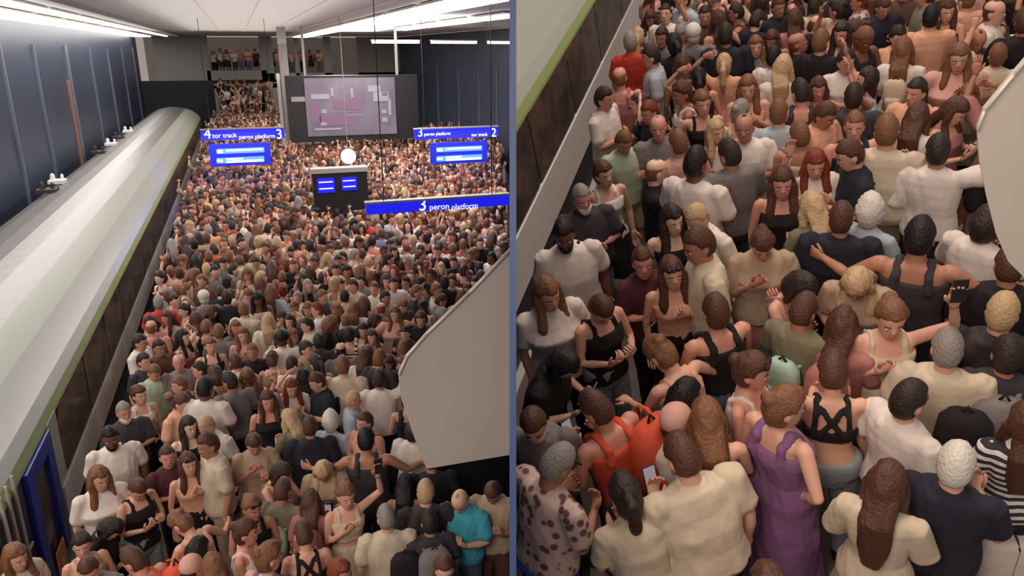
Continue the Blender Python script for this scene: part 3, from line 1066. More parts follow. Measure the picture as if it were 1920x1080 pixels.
def put(name, me, mats, parent, Mw, h, cut):
    if cut:
        me = me.copy()
        bisect_mesh(me, Mw, h)
        if len(me.vertices) == 0:
            return None
    o = bpy.data.objects.new(name, me)
    COL.objects.link(o)
    if parent is not None:
        o.parent = parent
    else:
        o.matrix_world = Mw
    for i, mt in enumerate(mats):
        if i < len(o.material_slots):
            o.material_slots[i].link = 'OBJECT'
            o.material_slots[i].material = mt
    return o


def person(h, pos, rot, rg, hair, hcol, skin, top, tcol, bot, bcol, scale=1.0, label='', group=None, extra=()):
    Mw = HALL[h][0] @ Matrix.Translation((pos[0], pos[1], pos[2] if len(pos) > 2 else 0)) @ Matrix.Rotation(rot, 4, 'Z') @ Matrix.Scale(scale, 4)
    c = xcam(Mw @ Vector((0, 0, 1.2)))
    if (h == 'A' and c > .1) or (h == 'B' and c < -.1):
        return None
    cut = abs(c) < .65
    sk = MS[skin]
    hc = hcol.replace(' ', '_')
    o = put('person', body_mesh(rg), (sk, M_eye, M_iris, M_lip), None, Mw, h, cut)
    if o is None:
        return None
    P_ = lambda nm, me, mt: put(nm, me, (mt,), o, Mw, h, cut)
    if hair != 'bald':
        P_('hair', hair_mesh(rg, hair), MH[hc])
    P_(top, garment(rg, top), MC[tcol.replace(' ', '_')])
    if bot and top not in ('dress', 'maxi_dress'):
        P_(bot, garment(rg, bot), MC[bcol.replace(' ', '_')])
    P_('shoes', garment(rg, 'shoes'), MC['black'] if NP[0] % 3 else MC['white'])
    for kd, cl in extra:
        if kd in ('cap', 'beard', 'sunglasses'):
            P_(kd, special(rg, kd), M_lens if kd == 'sunglasses' else (MH.get(cl) or MC[cl]))
    NP[0] += 1
    tag(o, label, 'person', group)
    return o


def face_rot(x, y, ang):
    """heading so that 0 looks back at the viewpoint, 90 to the right of it, 180 away"""
    return math.atan2(-y, -x)-PI/2+math.radians(ang)


GEN = []
for a in [('m', 'down', 'down', 0, 5, 0), ('m', 'phone', 'down', 0, 25, 5), ('f', 'phone', 'phone', 0, 28, 0), ('f', 'down', 'hip', 0, 0, 15),
          ('m', 'cross', 'cross', 0, 0, -15), ('f', 'cross', 'cross', 0, 8, 20), ('f', 'chest', 'down', 0, 5, -20), ('m', 'up', 'down', 0, -15, 10),
          ('f', 'up', 'up', 0, -10, 0), ('m', 'down', 'fwd', 0, 10, 30), ('f', 'down', 'down', 5, 10, -25), ('f', 'head', 'down', 0, 0, 0)]:
    GEN.append(Rig(*a))


# persons seen clearly in the photograph, by head position in the right-hand picture
# x, y, facing, rig, hair, hair colour, skin, top, colour, bottom, colour, height scale, extras, short name
R_ = lambda *a, **k: Rig(*a, **k)
std_m, ph_m, ph_f, hip_f, cr_m, cr_f, ch_f, up_m, up_f, fw_m, ln_f, hd_f = GEN
HERO = [
 (1790, 880, 178, R_('m', 'down', 'phone', 0, 8, 0, 1.0), 'buzz', 'white', 'light', 't_shirt', 'navy', 'trousers', 'black', 1.0, (), 'white cropped man in navy t-shirt'),
 (1658, 922, 172, R_('f', 'phone', 'phone', 0, 22, 0, 1.0), 'long_loose', 'brown', 'light', 'blouse', 'cream', 'skirt', 'beige', .97, (), 'long brown haired woman in cream blouse'),
 (1462, 765, 140, R_('f', 'down', 'hip', 0, 8, -30, 1.12), 'bun', 'light brown', 'light', 'maxi_dress', 'mauve', None, None, 1.04, (), 'woman in long mauve dress'),
 (1287, 862, 205, R_('m', 'phone', 'down', 12, 18, 0, 1.3), 'short', 'brown', 'light', 't_shirt', 'cream', 'trousers', 'charcoal', 1.04, (), 'broad man in cream t-shirt'),
 (1178, 938, 190, R_('f', 'phone', 'down', 10, 25, 0, 1.1), 'ponytail', 'dark', 'light', 't_shirt', 'cream', 'trousers', 'black', .97, (), 'ponytailed woman in cream t-shirt'),
 (1030, 872, 120, R_('m', 'phone', 'phone', 14, 30, 0, 1.15), 'short', 'grey', 'tan', 't_shirt', 'floral', 'shorts', 'blue', 1.0, (), 'grey haired man in floral shirt'),
 (1128, 770, 215, R_('m', 'phone', 'phone', 5, 20, 10, 1.0), 'short', 'brown', 'pink', 'tank_top', 'orange', 'trousers', 'black', 1.0, (), 'man in orange vest'),
 (1262, 800, 170, ln_f, 'short', 'dark', 'light', 't_shirt', 'white', 'trousers', 'denim', .92, (('cap', 'pink'),), 'person in pink cap and white top'),
 (1328, 800, 185, ph_f, 'long', 'light brown', 'light', 'tank_top', 'brown', 'trousers', 'black', 1.0, (), 'woman with long light brown hair'),
 (1278, 748, 150, ln_f, 'bob', 'black', 'tan', 't_shirt', 'black', 'trousers', 'black', .95, (), 'black haired woman in black t-shirt'),
 (1403, 697, 70, R_('f', 'phone', 'chest', 0, 5, 10, 1.1), 'bun', 'brown', 'pink', 'tank_top', 'white', 'trousers', 'denim', 1.0, (('sunglasses', 'black'),), 'woman in white tank top with raised sunglasses'),
 (1562, 705, 185, R_('f', 'phone', 'phone', 6, 22, 0, 1.08), 'short', 'brown', 'light', 'strappy_top', 'black', 'trousers', 'light denim', 1.0, (), 'woman with black crossed back straps'),
 (1668, 592, 15, R_('f', 'up', 'chest', 0, 10, 0, 1.0), 'bun', 'light brown', 'light', 'crop_top', 'cream', 'skirt', 'cream', 1.03, (), 'woman in cream crop top and white skirt'),
 (1612, 512, -10, R_('f', 'phone', 'phone', 12, 35, 0, 1.15), 'long', 'blond', 'light', 't_shirt', 'beige', 'skirt', 'brown', 1.0, (), 'blond woman looking down in beige top'),
 (1722, 452, 175, R_('m', 'out', 'out', 0, 12, 0, 1.1), 'short', 'black', 'tan', 'tank_top', 'charcoal', 'trousers', 'charcoal', 1.1, (), 'man in charcoal sleeveless shirt'),
 (1580, 620, 160, R_('f', 'down', 'phone', 0, 20, 20, 1.0), 'long', 'brown', 'tan', 't_shirt', 'dusty pink', 'skirt', 'charcoal', .96, (), 'woman in dusty pink top'),
 (1500, 590, 150, ph_m, 'short', 'brown', 'tan', 't_shirt', 'olive', 'shorts', 'olive', .97, (), 'man in olive t-shirt'),
 (1776, 662, 182, R_('m', 'down', 'down', 0, 12, 5, 1.15), 'buzz', 'grey', 'light', 't_shirt', 'cream', 'trousers', 'black', 1.0, (), 'grey cropped man in cream t-shirt'),
 (1877, 592, 185, R_('m', 'down', 'hip', 0, 5, -10, 1.2), 'buzz', 'blond', 'light', 't_shirt', 'patterned_black', 'shorts', 'black', 1.02, (), 'fair cropped man in patterned black shirt'),
 (1888, 672, 190, std_m, 'short', 'dark', 'tan', 't_shirt', 'charcoal', 'trousers', 'charcoal', .95, (), 'man with grey rucksack'),
 (1925, 800, 200, hip_f, 'long', 'brown', 'light', 't_shirt', 'striped', 'trousers', 'black', .93, (), 'woman in striped top'),
 (1318, 458, -75, R_('m', 'down', 'down', 0, 10, 10, 1.05), 'short', 'brown', 'tan', 't_shirt', 'cream', 'trousers', 'beige', 1.1, (), 'tall brown haired man in cream t-shirt, profile'),
 (1312, 405, -40, R_('m', 'down', 'down', 4, 15, 0, 1.15), 'short', 'blond', 'light', 't_shirt', 'white', 'shorts', 'grey', 1.0, (), 'fair haired man in white t-shirt'),
 (1300, 312, 150, R_('m', 'phone', 'phone', 0, 15, 0, 1.1), 'short', 'black', 'brown', 't_shirt', 'white', 'trousers', 'black', 1.12, (), 'dark skinned man in white t-shirt'),
 (1372, 292, -160, R_('m', 'down', 'phone', 0, 10, 20, 1.1), 'short', 'dark', 'tan', 't_shirt', 'grey', 'trousers', 'charcoal', 1.05, (), 'man in grey t-shirt'),
 (1058, 437, 5, R_('m', 'down', 'down', 0, 12, -10, 1.15), 'short', 'black', 'brown', 't_shirt', 'white', 'trousers', 'charcoal', 1.04, (('beard', 'black'),), 'bearded man in white t-shirt with shoulder strap'),
 (1090, 372, 10, R_('m', 'cross', 'cross', 0, 5, 5, 1.15), 'short', 'grey', 'pink', 't_shirt', 'charcoal', 'trousers', 'denim', 1.0, (('beard', 'white'),), 'grey bearded man in dark shirt'),
 (1130, 328, 15, hip_f, 'bun', 'brown', 'light', 'tank_top', 'white', 'skirt', 'black', .98, (), 'woman in white tank top by the train'),
 (1258, 412, 10, R_('f', 'down', 'down', 0, 5, 15, 1.0), 'long', 'dark', 'pale', 'tank_top', 'black', 'trousers', 'black', 1.0, (), 'long dark haired woman in black top'),
 (1205, 492, 20, cr_m, 'short', 'brown', 'pink', 't_shirt', 'maroon', 'trousers', 'black', .97, (), 'man in maroon t-shirt'),
 (1258, 512, 10, R_('f', 'chest', 'down', 0, 0, 5, 1.0), 'long', 'brown', 'light', 'tank_top', 'peach', 'skirt', 'black', .98, (('sunglasses', 'black'),), 'woman with sunglasses on her hair in peach top'),
 (1022, 548, 12, R_('f', 'down', 'down', 0, 12, 10, 1.25), 'long', 'light brown', 'light', 't_shirt', 'white', 'trousers', 'black', 1.05, (), 'woman in loose white t-shirt'),
 (1042, 668, 60, R_('m', 'phone', 'phone', 18, 40, 0, 1.2), 'bob', 'black', 'light', 't_shirt', 'black', 'trousers', 'black', .93, (), 'black clad person bending over a phone'),
 (1120, 566, 30, R_('f', 'phone', 'phone', 4, 35, -10, 1.05), 'short', 'brown', 'light', 'tank_top', 'black', 'trousers', 'light denim', 1.0, (), 'woman in black tank top holding her hands together'),
 (1248, 652, -140, R_('f', 'fwd', 'out', 22, 35, 0, 1.05), 'bun', 'light brown', 'light', 'tank_top', 'peach', 'shorts', 'grey', 1.0, (), 'woman bending forward in peach top'),
 (1002, 782, -20, ph_m, 'short', 'brown', 'light', 't_shirt', 'grey', 'trousers', 'black', .97, (('beard', 'white'),), 'man with pale beard in grey t-shirt'),
 (1428, 448, 5, R_('f', 'phone', 'chest', 0, 30, 0, 1.15), 'bun', 'brown', 'pink', 'blouse', 'beige', 'skirt', 'dusty pink', 1.0, (), 'woman in beige blouse with pink strap'),
 (1466, 342, 5, R_('f', 'down', 'down', 0, 5, 0, 1.1), 'long', 'brown', 'pink', 'tank_top', 'black', 'trousers', 'black', 1.02, (), 'woman in scooped black top'),
 (1527, 305, 20, R_('f', 'chest', 'up', 0, 12, -10, 1.05), 'long', 'red', 'light', 'blouse', 'white', 'trousers', 'beige', 1.0, (), 'red haired woman in white blouse'),
 (1662, 252, 170, R_('m', 'down', 'phone', 0, 10, 10, 1.2), 'short', 'light brown', 'light', 'long_shirt', 'cream', 'trousers', 'beige', 1.1, (), 'tall man in long cream shirt'),
 (1604, 288, -70, R_('m', 'phone', 'phone', 0, 20, 0, 1.1), 'short', 'brown', 'light', 't_shirt', 'navy', 'trousers', 'charcoal', 1.03, (), 'man in navy t-shirt with white strap'),
 (1758, 287, 172, R_('m', 'down', 'wall', 0, 5, 10, 1.05), 'short', 'dark', 'tan', 'blouse', 'white', 'trousers', 'navy', 1.04, (), 'man in white shirt with one hand on the steel panel'),
 (1576, 415, 175, R_('m', 'down', 'down', 0, 8, 0, 1.3), 'short', 'brown', 'tan', 't_shirt', 'navy', 'trousers', 'black', 1.0, (), 'broad man in navy t-shirt'),
 (1630, 400, 150, cr_f, 'curly', 'white', 'light', 't_shirt', 'pale blue', 'trousers', 'charcoal', .97, (), 'white haired woman in pale blue top'),
 (1797, 108, 5, R_('f', 'chest', 'hip', 0, 8, 0, 1.3), 'long', 'light brown', 'light', 't_shirt', 'pink', 'trousers', 'black', 1.05, (), 'woman in pale pink t-shirt'),
 (1182, 82, 175, std_m, 'short', 'grey', 'tan', 't_shirt', 'red', 'shorts', 'beige', 1.02, (), 'man in red t-shirt by the train'),
 (1162, 148, 170, R_('m', 'down', 'down', 0, 5, 0, 1.15), 'balding', 'light brown', 'pink', 'tank_top', 'dusty pink', 'shorts', 'beige', 1.0, (), 'balding man in dusty pink vest'),
 (1128, 186, 60, R_('m', 'down', 'phone', 0, 10, 0, 1.1), 'short', 'dark', 'pink', 't_shirt', 'white', 'trousers', 'beige', 1.02, (), 'dark haired man in white t-shirt by the train'),
 (1316, 195, 5, R_('f', 'down', 'hip', 0, 0, 10, 1.0), 'bun', 'light brown', 'light', 'crop_top', 'black', 'skirt', 'black', 1.0, (), 'woman in black crop top'),
 (1402, 165, 0, R_('f', 'chest', 'chest', 0, 5, 0, 1.1), 'long', 'light brown', 'light', 'tank_top', 'peach', 'trousers', 'beige', 1.0, (), 'woman in peach tank top'),
 (1360, 68, 175, R_('m', 'down', 'down', 0, 0, 0, 1.2), 'short', 'dark', 'tan', 't_shirt', 'navy', 'trousers', 'black', 1.05, (), 'dark haired man in navy t-shirt'),
 (1280, 125, 178, hip_f, 'long', 'brown', 'tan', 'tank_top', 'white', 'skirt', 'charcoal', .98, (), 'woman in white tank top, back turned'),
 (1300, 68, 180, R_('m', 'hip', 'down', 0, 0, 0, 1.1), 'short', 'white', 'light', 't_shirt', 'grey', 'shorts', 'beige', 1.0, (('cap', 'white'),), 'man in white cap and grey t-shirt'),
 (1692, 98, 170, R_('f', 'down', 'down', 0, 5, 5, 1.1), 'long', 'light brown', 'light', 't_shirt', 'white', 'skirt', 'grey', 1.0, (), 'woman with small white rucksack'),
 (1772, 20, 0, cr_f, 'long', 'brown', 'light', 'tank_top', 'black', 'skirt', 'brown', 1.0, (), 'woman in black top with folded arms'),
 (1845, 425, 150, R_('m', 'phone', 'down', 0, 15, 0, 1.1), 'curly', 'dark', 'tan', 't_shirt', 'white', 'trousers', 'black', 1.0, (), 'curly dark haired man in white t-shirt'),
 (1892, 505, 185, R_('m', 'down', 'down', 0, 15, 0, 1.2), 'short', 'brown', 'tan', 't_shirt', 'black', 'trousers', 'black', 1.0, (), 'man in black t-shirt beside the steel panel'),
 (1490, 525, 50, R_('f', 'fwd', 'fwd', 10, 30, 0, 1.0), 'bob', 'dark', 'light', 'tank_top', 'dusty pink', 'shorts', 'denim', .96, (), 'dark bobbed woman reaching forward'),
 (1530, 395, -150, ph_f, 'long', 'blond', 'light', 't_shirt', 'olive', 'skirt', 'beige', .97, (), 'blond woman in olive top'),
 (1235, 240, 5, R_('m', 'cross', 'cross', 0, 0, -10, 1.15), 'balding', 'grey', 'pink', 't_shirt', 'grey', 'shorts', 'beige', 1.0, (), 'balding man with folded arms'),
 (1165, 262, 20, ph_m, 'short', 'light brown', 'pink', 't_shirt', 'pale green', 'shorts', 'beige', .97, (), 'man in pale green t-shirt by the train'),
 (1600, 185, 175, R_('m', 'down', 'down', 0, 5, 0, 1.2), 'short', 'dark', 'brown', 't_shirt', 'charcoal', 'trousers', 'black', 1.0, (), 'broad man in charcoal t-shirt'),
 (1465, 130, 178, ln_f, 'long', 'blond', 'light', 'blouse', 'white', 'skirt', 'beige', 1.0, (), 'blond woman in white blouse'),
 (1715, 225, 165, ph_f, 'long', 'brown', 'light', 't_shirt', 'white', 'skirt', 'charcoal', 1.0, (), 'brown haired woman in white t-shirt'),
]
XTRA_A = [
 (868, 930, -25, R_('m', 'phone', 'phone', 0, 35, 0, 1.1), 'balding', 'grey', 'light', 't_shirt', 'teal', 'trousers', 'denim', 1.0, (), 'man in bright teal t-shirt with white lanyard'),
 (926, 912, -10, R_('m', 'phone', 'phone', 0, 40, 0, 1.1), 'short', 'brown', 'tan', 't_shirt', 'beige', 'trousers', 'brown', 1.0, (), 'man in beige t-shirt in the shade'),
 (834, 1068, 5, std_m, 'short', 'brown', 'light', 't_shirt', 'black', 'trousers', 'black', .97, (), 'dark haired man looking up at the bottom edge'),
 (435, 425, 175, std_m, 'short', 'dark', 'tan', 't_shirt', 'orange', 'shorts', 'beige', 1.0, (), 'far person in orange t-shirt'),
 (300, 582, 175, std_m, 'short', 'grey', 'tan', 't_shirt', 'red', 'shorts', 'beige', 1.0, (), None),
 (403, 470, 175, fw_m, 'short', 'dark', 'tan', 't_shirt', 'orange', 'trousers', 'beige', 1.0, (), 'person in orange top among beige shirts'),
 (632, 400, 178, std_m, 'short', 'dark', 'tan', 't_shirt', 'teal', 'trousers', 'navy', 1.0, (), 'far person in teal t-shirt'),
 (716, 440, 178, std_m, 'short', 'brown', 'tan', 't_shirt', 'lavender', 'trousers', 'navy', 1.0, (), 'person in lavender t-shirt right of centre'),
 (25, 1045, 30, R_('f', 'down', 'down', 0, 10, 0, 1.1), 'long', 'light brown', 'light', 't_shirt', 'cream', 'trousers', 'beige', 1.0, (), 'person in cream top at the open train door'),
]
PHOTO_AREA = []
taken = {'A': [], 'B': []}
HEROPOS = {'A': [], 'B': []}
SHORT = {}


def ab(x, y):
    return 217+(x-1070)/1.39, 845+(y-475)/1.43


def add_label(txt, h):
    where = 'left hall' if h == 'A' else 'right hall'
    return f'{txt}, {where}'


def hero(h, x, y, spec):
    (_, _, ang, rg, hair, hc, sk, top, tc, bot, bc, sc, ex, short) = spec
    p = hz(x, y, 1.58*sc, h)
    hp = rg.bend(Vector((0, 0, 1.58)))
    rot = face_rot(p.x, p.y, ang)
    off = Matrix.Rotation(rot, 3, 'Z') @ Vector((0, hp.y, 0))
    p2 = Vector((p.x-off.x, p.y-off.y, 0))
    c = xcam(HALL[h][0] @ Vector((p2.x, p2.y, 1.3)))
    if (h == 'A' and c > 0) or (h == 'B' and c < .0):
        return
    o = person(h, p2, rot, rg, hair, hc, sk, top, tc, bot, bc, sc, add_label(short, h), None, ex)
    if o:
        taken[h].append((p2.x, p2.y, .33))
        HEROPOS[h].append((x, y, short))
        SHORT[(h, short)] = (o, rg, p2, rot, sc)


for s_ in HERO:
    hero('B', s_[0], s_[1], s_)
for s_ in HERO:
    x, y = ab(s_[0], s_[1])
    if x < 945 and y < 1120 and 'panel' != s_[-1]:
        hero('A', x, y, s_)
for s_ in XTRA_A:
    if s_[-1]:
        hero('A', s_[0], s_[1], s_)

# ---- things carried
def carried(name, short, h, parts, loc, label, cat, rz=0.0):
    if (h, short) not in SHORT:
        return
    o, rg, p, rot, sc = SHORT[(h, short)]
    Mw = HALL[h][0] @ Matrix.Translation(p) @ Matrix.Rotation(rot, 4, 'Z') @ Matrix.Scale(sc, 4) @ Matrix.Translation(rg.bend(Vector(loc))) @ Euler((-math.radians(rg.lean), 0, rz)).to_matrix().to_4x4()
    if abs(xcam(Mw.translation)) < .3:
        return
    e = bpy.data.objects.new(name, None)
    COL.objects.link(e)
    e.matrix_world = Mw
    e.empty_display_size = .1
    tag(e, label+(', left hall' if h == 'A' else ', right hall'), cat)
    for nm, me, mt in parts:
        q = bpy.data.objects.new(nm, me)
        COL.objects.link(q)
        q.parent = e
        if len(q.material_slots):
            q.material_slots[0].link = 'OBJECT'
            q.material_slots[0].material = mt


def pack_parts(c, s_=1.0):
    out = []
    m = MB_()
    m.torso([(-.24*s_, .10*s_, .05*s_, 0), (-.22*s_, .145*s_, .085*s_, 0), (0, .155*s_, .10*s_, 0), (.16*s_, .145*s_, .085*s_, 0), (.23*s_, .10*s_, .06*s_, 0), (.25*s_, .05*s_, .03*s_, 0)], 20, sq=2.8)
    out.append(('bag_body', m.mesh('bag_body', smooth=True), c))
    m = MB_()
    m.torso([(-.19*s_, .09*s_, .04*s_, -.085*s_), (-.05*s_, .11*s_, .05*s_, -.09*s_), (.0, .10*s_, .035*s_, -.08*s_)], 16, sq=2.8)
    out.append(('front_pocket', m.mesh('front_pocket', smooth=True), c))
    m = MB_()
    m.tube([(-.03, .0, .24*s_), (0, .0, .29*s_), (.03, 0, .24*s_)], [.01, .01, .01], 6)
    out.append(('carry_loop', m.mesh('carry_loop', smooth=True), MC['black']))
    for sd in (-1, 1):
        m = MB_()
        m.tube([(sd*.08, .06, .16*s_), (sd*.085, .13, .22*s_), (sd*.09, .23, .19*s_), (sd*.10, .26, .05*s_), (sd*.11, .22, -.1*s_), (sd*.12, .06, -.16*s_)], [.016]*6, 8, flat=.5)
        out.append(('shoulder_strap', m.mesh('shoulder_strap', smooth=True), c))
    return out


def phone_parts():
    m = box((-.037, -.005, -.075), (.037, .005, .075))
    s_ = box((-.034, -.0065, -.071), (.034, -.005, .071))
    return [('phone_case', m.mesh('phone_case'), M_black), ('phone_screen', s_.mesh('phone_screen'), M_scr2)]


def strap_parts(c):
    m = MB_()
    m.tube([(-.10, -.03, 1.455), (-.03, .105, 1.36), (.07, .135, 1.20), (.16, .10, 1.02), (.185, 0, .97), (.12, -.115, 1.08), (0, -.125, 1.25), (-.085, -.085, 1.40), (-.10, -.03, 1.455)], [.014]*9, 8, flat=.5)
    b_ = MB_()
    b_.torso([(.88, .05, .085, 0), (.90, .06, .10, 0), (1.0, .06, .10, 0), (1.03, .05, .08, 0)], 14, sq=3)
    b_.v = [(p[0]+.22, p[1], p[2]) for p in b_.v]
    return [('bag_strap', m.mesh('bag_strap', smooth=True), c), ('bag_body', b_.mesh('bag_body', smooth=True), c)]


bagp = {}
for short, col, s_, lab, loc in [
    ('man in orange vest', 'orange', 1.25, 'bulging orange red rucksack beside the man in orange vest', (.22, -.16, 1.12)),
    ('man with grey rucksack', 'grey', 1.15, 'tall grey rucksack on a man near the right edge', (0, -.22, 1.16)),
    ('grey cropped man in cream t-shirt', 'black', .95, 'black rucksack slung on one shoulder of the cream t-shirt man', (.14, -.21, 1.12)),
    ('woman in dusty pink top', 'dusty pink', .95, 'dusty pink rucksack behind the woman in cream crop top', (0, -.20, 1.18)),
    ('man in olive t-shirt', 'mint', .8, 'small mint green rucksack in the middle of the crowd', (0, -.20, 1.12)),
    ('woman with small white rucksack', 'cream', .7, 'small cream rucksack with dark straps', (0, -.19, 1.2)),
    ('man in navy t-shirt with white strap', 'navy', .8, 'navy rucksack worn by the man with white strap', (0, -.2, 1.2)),
]:
    for h in 'AB':
        carried('backpack', short, h, pack_parts(MC[col.replace(' ', '_')], s_), loc, lab, 'backpack')
for short in ('bearded man in white t-shirt with shoulder strap', 'ponytailed woman in cream t-shirt', 'grey haired man in floral shirt'):
    for h in 'AB':
        carried('shoulder_bag', short, h, strap_parts(MC['black']), (0, 0, 0), 'black shoulder bag on the '+short.replace(' with shoulder strap', ''), 'bag')
for short in ('woman in dusty pink top', 'broad man in cream t-shirt', 'black clad person bending over a phone', 'man in orange vest', 'blond woman looking down in beige top'):
    for h in 'AB':
        if (h, short) in SHORT:
            rg = SHORT[(h, short)][1]
            sd = -1 if rg.key[1] == 'phone' else 1
            sh, el, wr, hd, cu = rg.arm[sd]
            carried('phone', short, h, phone_parts(), wr+hd*.09+Vector((0, .03, .03)), 'black phone held by the '+short, 'phone', 0)
for h in 'AB':
    short = 'woman in cream crop top and white skirt'
    if (h, short) in SHORT:
        sh, el, wr, hd, cu = SHORT[(h, short)][1].arm[-1]
        carried('phone', short, h, phone_parts(), wr+hd*.12+Vector((0, .03, 0)), 'phone held high by the woman in cream crop top', 'phone')
# lanyard, white suitcase, blue bag
if ('A', 'man in bright teal t-shirt with white lanyard') in SHORT:
    m = MB_(); m.tube([(-.06, -.03, 1.465), (-.07, .07, 1.40), (-.02, .135, 1.22), (.02, .135, 1.22), (.07, .07, 1.40), (.06, -.03, 1.465)], [.009]*6, 6, flat=.5)
    b_ = box((-.035, .14, 1.12), (.035, .145, 1.22))
    carried('lanyard', 'man in bright teal t-shirt with white lanyard', 'A', [('ribbon', m.mesh('ribbon', smooth=True), MC['white']), ('badge', b_.mesh('badge'), MC['white'])], (0, 0, 0), 'white lanyard round the neck of the teal t-shirt man', 'lanyard')
p = hz(1908, 990, .66, 'B')
taken['B'].append((p.x, p.y, .4))
e = empty('suitcase', 'white hard suitcase with dark seam at the bottom right corner, right hall', 'suitcase', h='B', loc=(p.x+.02, p.y, 0))
e.matrix_world = e.matrix_world @ Matrix.Rotation(.15, 4, 'Z')
m = MB_(); m.torso([(.05, .20, .12, 0), (.07, .22, .135, 0), (.62, .22, .135, 0), (.65, .20, .115, 0), (.66, .15, .08, 0)], 28, sq=5); m.build('shell', MC['white'], 'B', parent=e, smooth=True)
for x in (-.05, .10):
    m = MB_(); m.torso([(.06, .006, .138, 0), (.64, .006, .138, 0), (.665, .006, .09, 0)], 8, sq=6); m.v = [(a+x, b, c_) for a, b, c_ in m.v]; m.build('shell_seam', MC['charcoal'], 'B', parent=e)
m = MB_(); m.tube([(.02, 0, .66), (.02, 0, .70), (.16, 0, .70), (.16, 0, .66)], [.012]*4, 8); m.build('grip', MC['black'], 'B', parent=e)
for sx in (-1, 1):
    for sy in (-1, 1):
        m = MB_(); m.tube([(sx*.16-.012, sy*.09, .028), (sx*.16+.012, sy*.09, .028)], [.028, .028], 12, cap=False); m.build('wheel', MC['black'], 'B', parent=e)
p = hz(1015, 1040, .9, 'B')
e = empty('shopping_bag', 'bright blue fabric bag at the bottom left of the right hall', 'bag', h='B', loc=(p.x+.03, p.y, .62))
m = MB_(); m.torso([(0, .13, .09, 0), (.02, .16, .11, 0), (.25, .17, .12, 0), (.36, .15, .09, 0), (.40, .11, .05, 0)], 20)
q = link('bag_body', remesh(m, 'bag_body', .02, 1, 1, .03, 9), parent=e); q.data.materials[0] = MC['blue']
for sy in (-.05, .05):
    m = MB_(); m.tube([(-.07, sy, .38), (-.05, sy*.5, .5), (.05, sy*.5, .5), (.07, sy, .38)], [.01]*4, 6); m.build('bag_handle', MC['blue'], 'B', parent=e)

# ---- the rest of the crowd
def project(p, h):
    R = HALL[h][1].transposed()
    q = R @ (Vector(p)-Vector((0, 0, HALL[h][2])))
    return 960+F*q.x/(-q.z), 540-F*q.y/(-q.z), -q.z


TOPS = [('white', 9), ('cream', 8), ('black', 10), ('charcoal', 7), ('grey', 6), ('navy', 5), ('beige', 7), ('pink', 4), ('dusty pink', 3), ('peach', 6), ('olive', 3), ('brown', 6), ('pale blue', 2), ('maroon', 2), ('lavender', .4), ('pale green', 1), ('striped', 1), ('floral', 1), ('red', .4)]
TYPES = {'m': [('t_shirt', 8), ('tank_top', 2)], 'f': [('t_shirt', 3), ('tank_top', 5), ('blouse', 2), ('crop_top', 2), ('dress', 1)]}
HC = [('dark', 6), ('brown', 7), ('light brown', 5), ('black', 3), ('blond', 1.6), ('grey', 1.6), ('red', 1)]
HS = {'m': [('short', 9), ('curly', 1), ('buzz', 2), ('balding', 1.3)], 'f': [('long', 6), ('bun', 3), ('ponytail', 2), ('bob', 2)]}
SK = [('light', 6), ('pink', 5), ('tan', 4), ('pale', 2), ('brown', 1)]
BOT = [('trousers', 5), ('shorts', 3), ('skirt', 2)]
BC = [('black', 5), ('denim', 4), ('charcoal', 3), ('beige', 2), ('light denim', 2)]


def pick(l):
    t = rnd.random()*sum(w for _, w in l)
    for a, w in l:
        t -= w
        if t <= 0:
            return a
    return l[-1][0]


def hairword(st, c):
    return {'short': f'{c} haired', 'curly': f'curly {c} haired', 'buzz': f'cropped {c} haired', 'balding': f'balding {c} haired', 'long': f'long {c} haired', 'bun': f'{c} haired bun', 'ponytail': f'{c} ponytailed', 'bob': f'bobbed {c} haired'}[st]


def spots(h):
    out = []
    sx, sy = (.47, .41)
    v = 5.0 if h == 'A' else 1.5
    row = 0
    vmax = 58 if h == 'A' else 12.5
    while v < vmax:
        u = (-1.66 if h == 'A' else -1.75)+(row % 2)*sx/2
        while u < (11.5 if h == 'A' else 6):
            x, y = u+rnd.uniform(-.1, .1), v+rnd.uniform(-.09, .09)
            out.append((x, y))
            u += sx
        v += sy
        row += 1
    return out


def ok(h, x, y):
    for a, b, r in taken[h]:
        if (a-x)**2+(b-y)**2 < r*r:
            return False
    px, py, d = project((x, y, 1.6), h)
    if h == 'A':
        if px > 940 or py > 1110 or px < -30:
            return False
        if y < 8.2 and x > 1.35:
            return False                       # shade under the stair: left open
        if px > 772 and py > 690:
            return False
        if y > 19.6 and y < 20.7 and 2.0 < x < 4.0:
            return False
    else:
        if px < 972 or px > 1960 or py < -60 or py > 1110:
            return False
        if px > 1850 and 230 < py < 480:
            return False
    return True


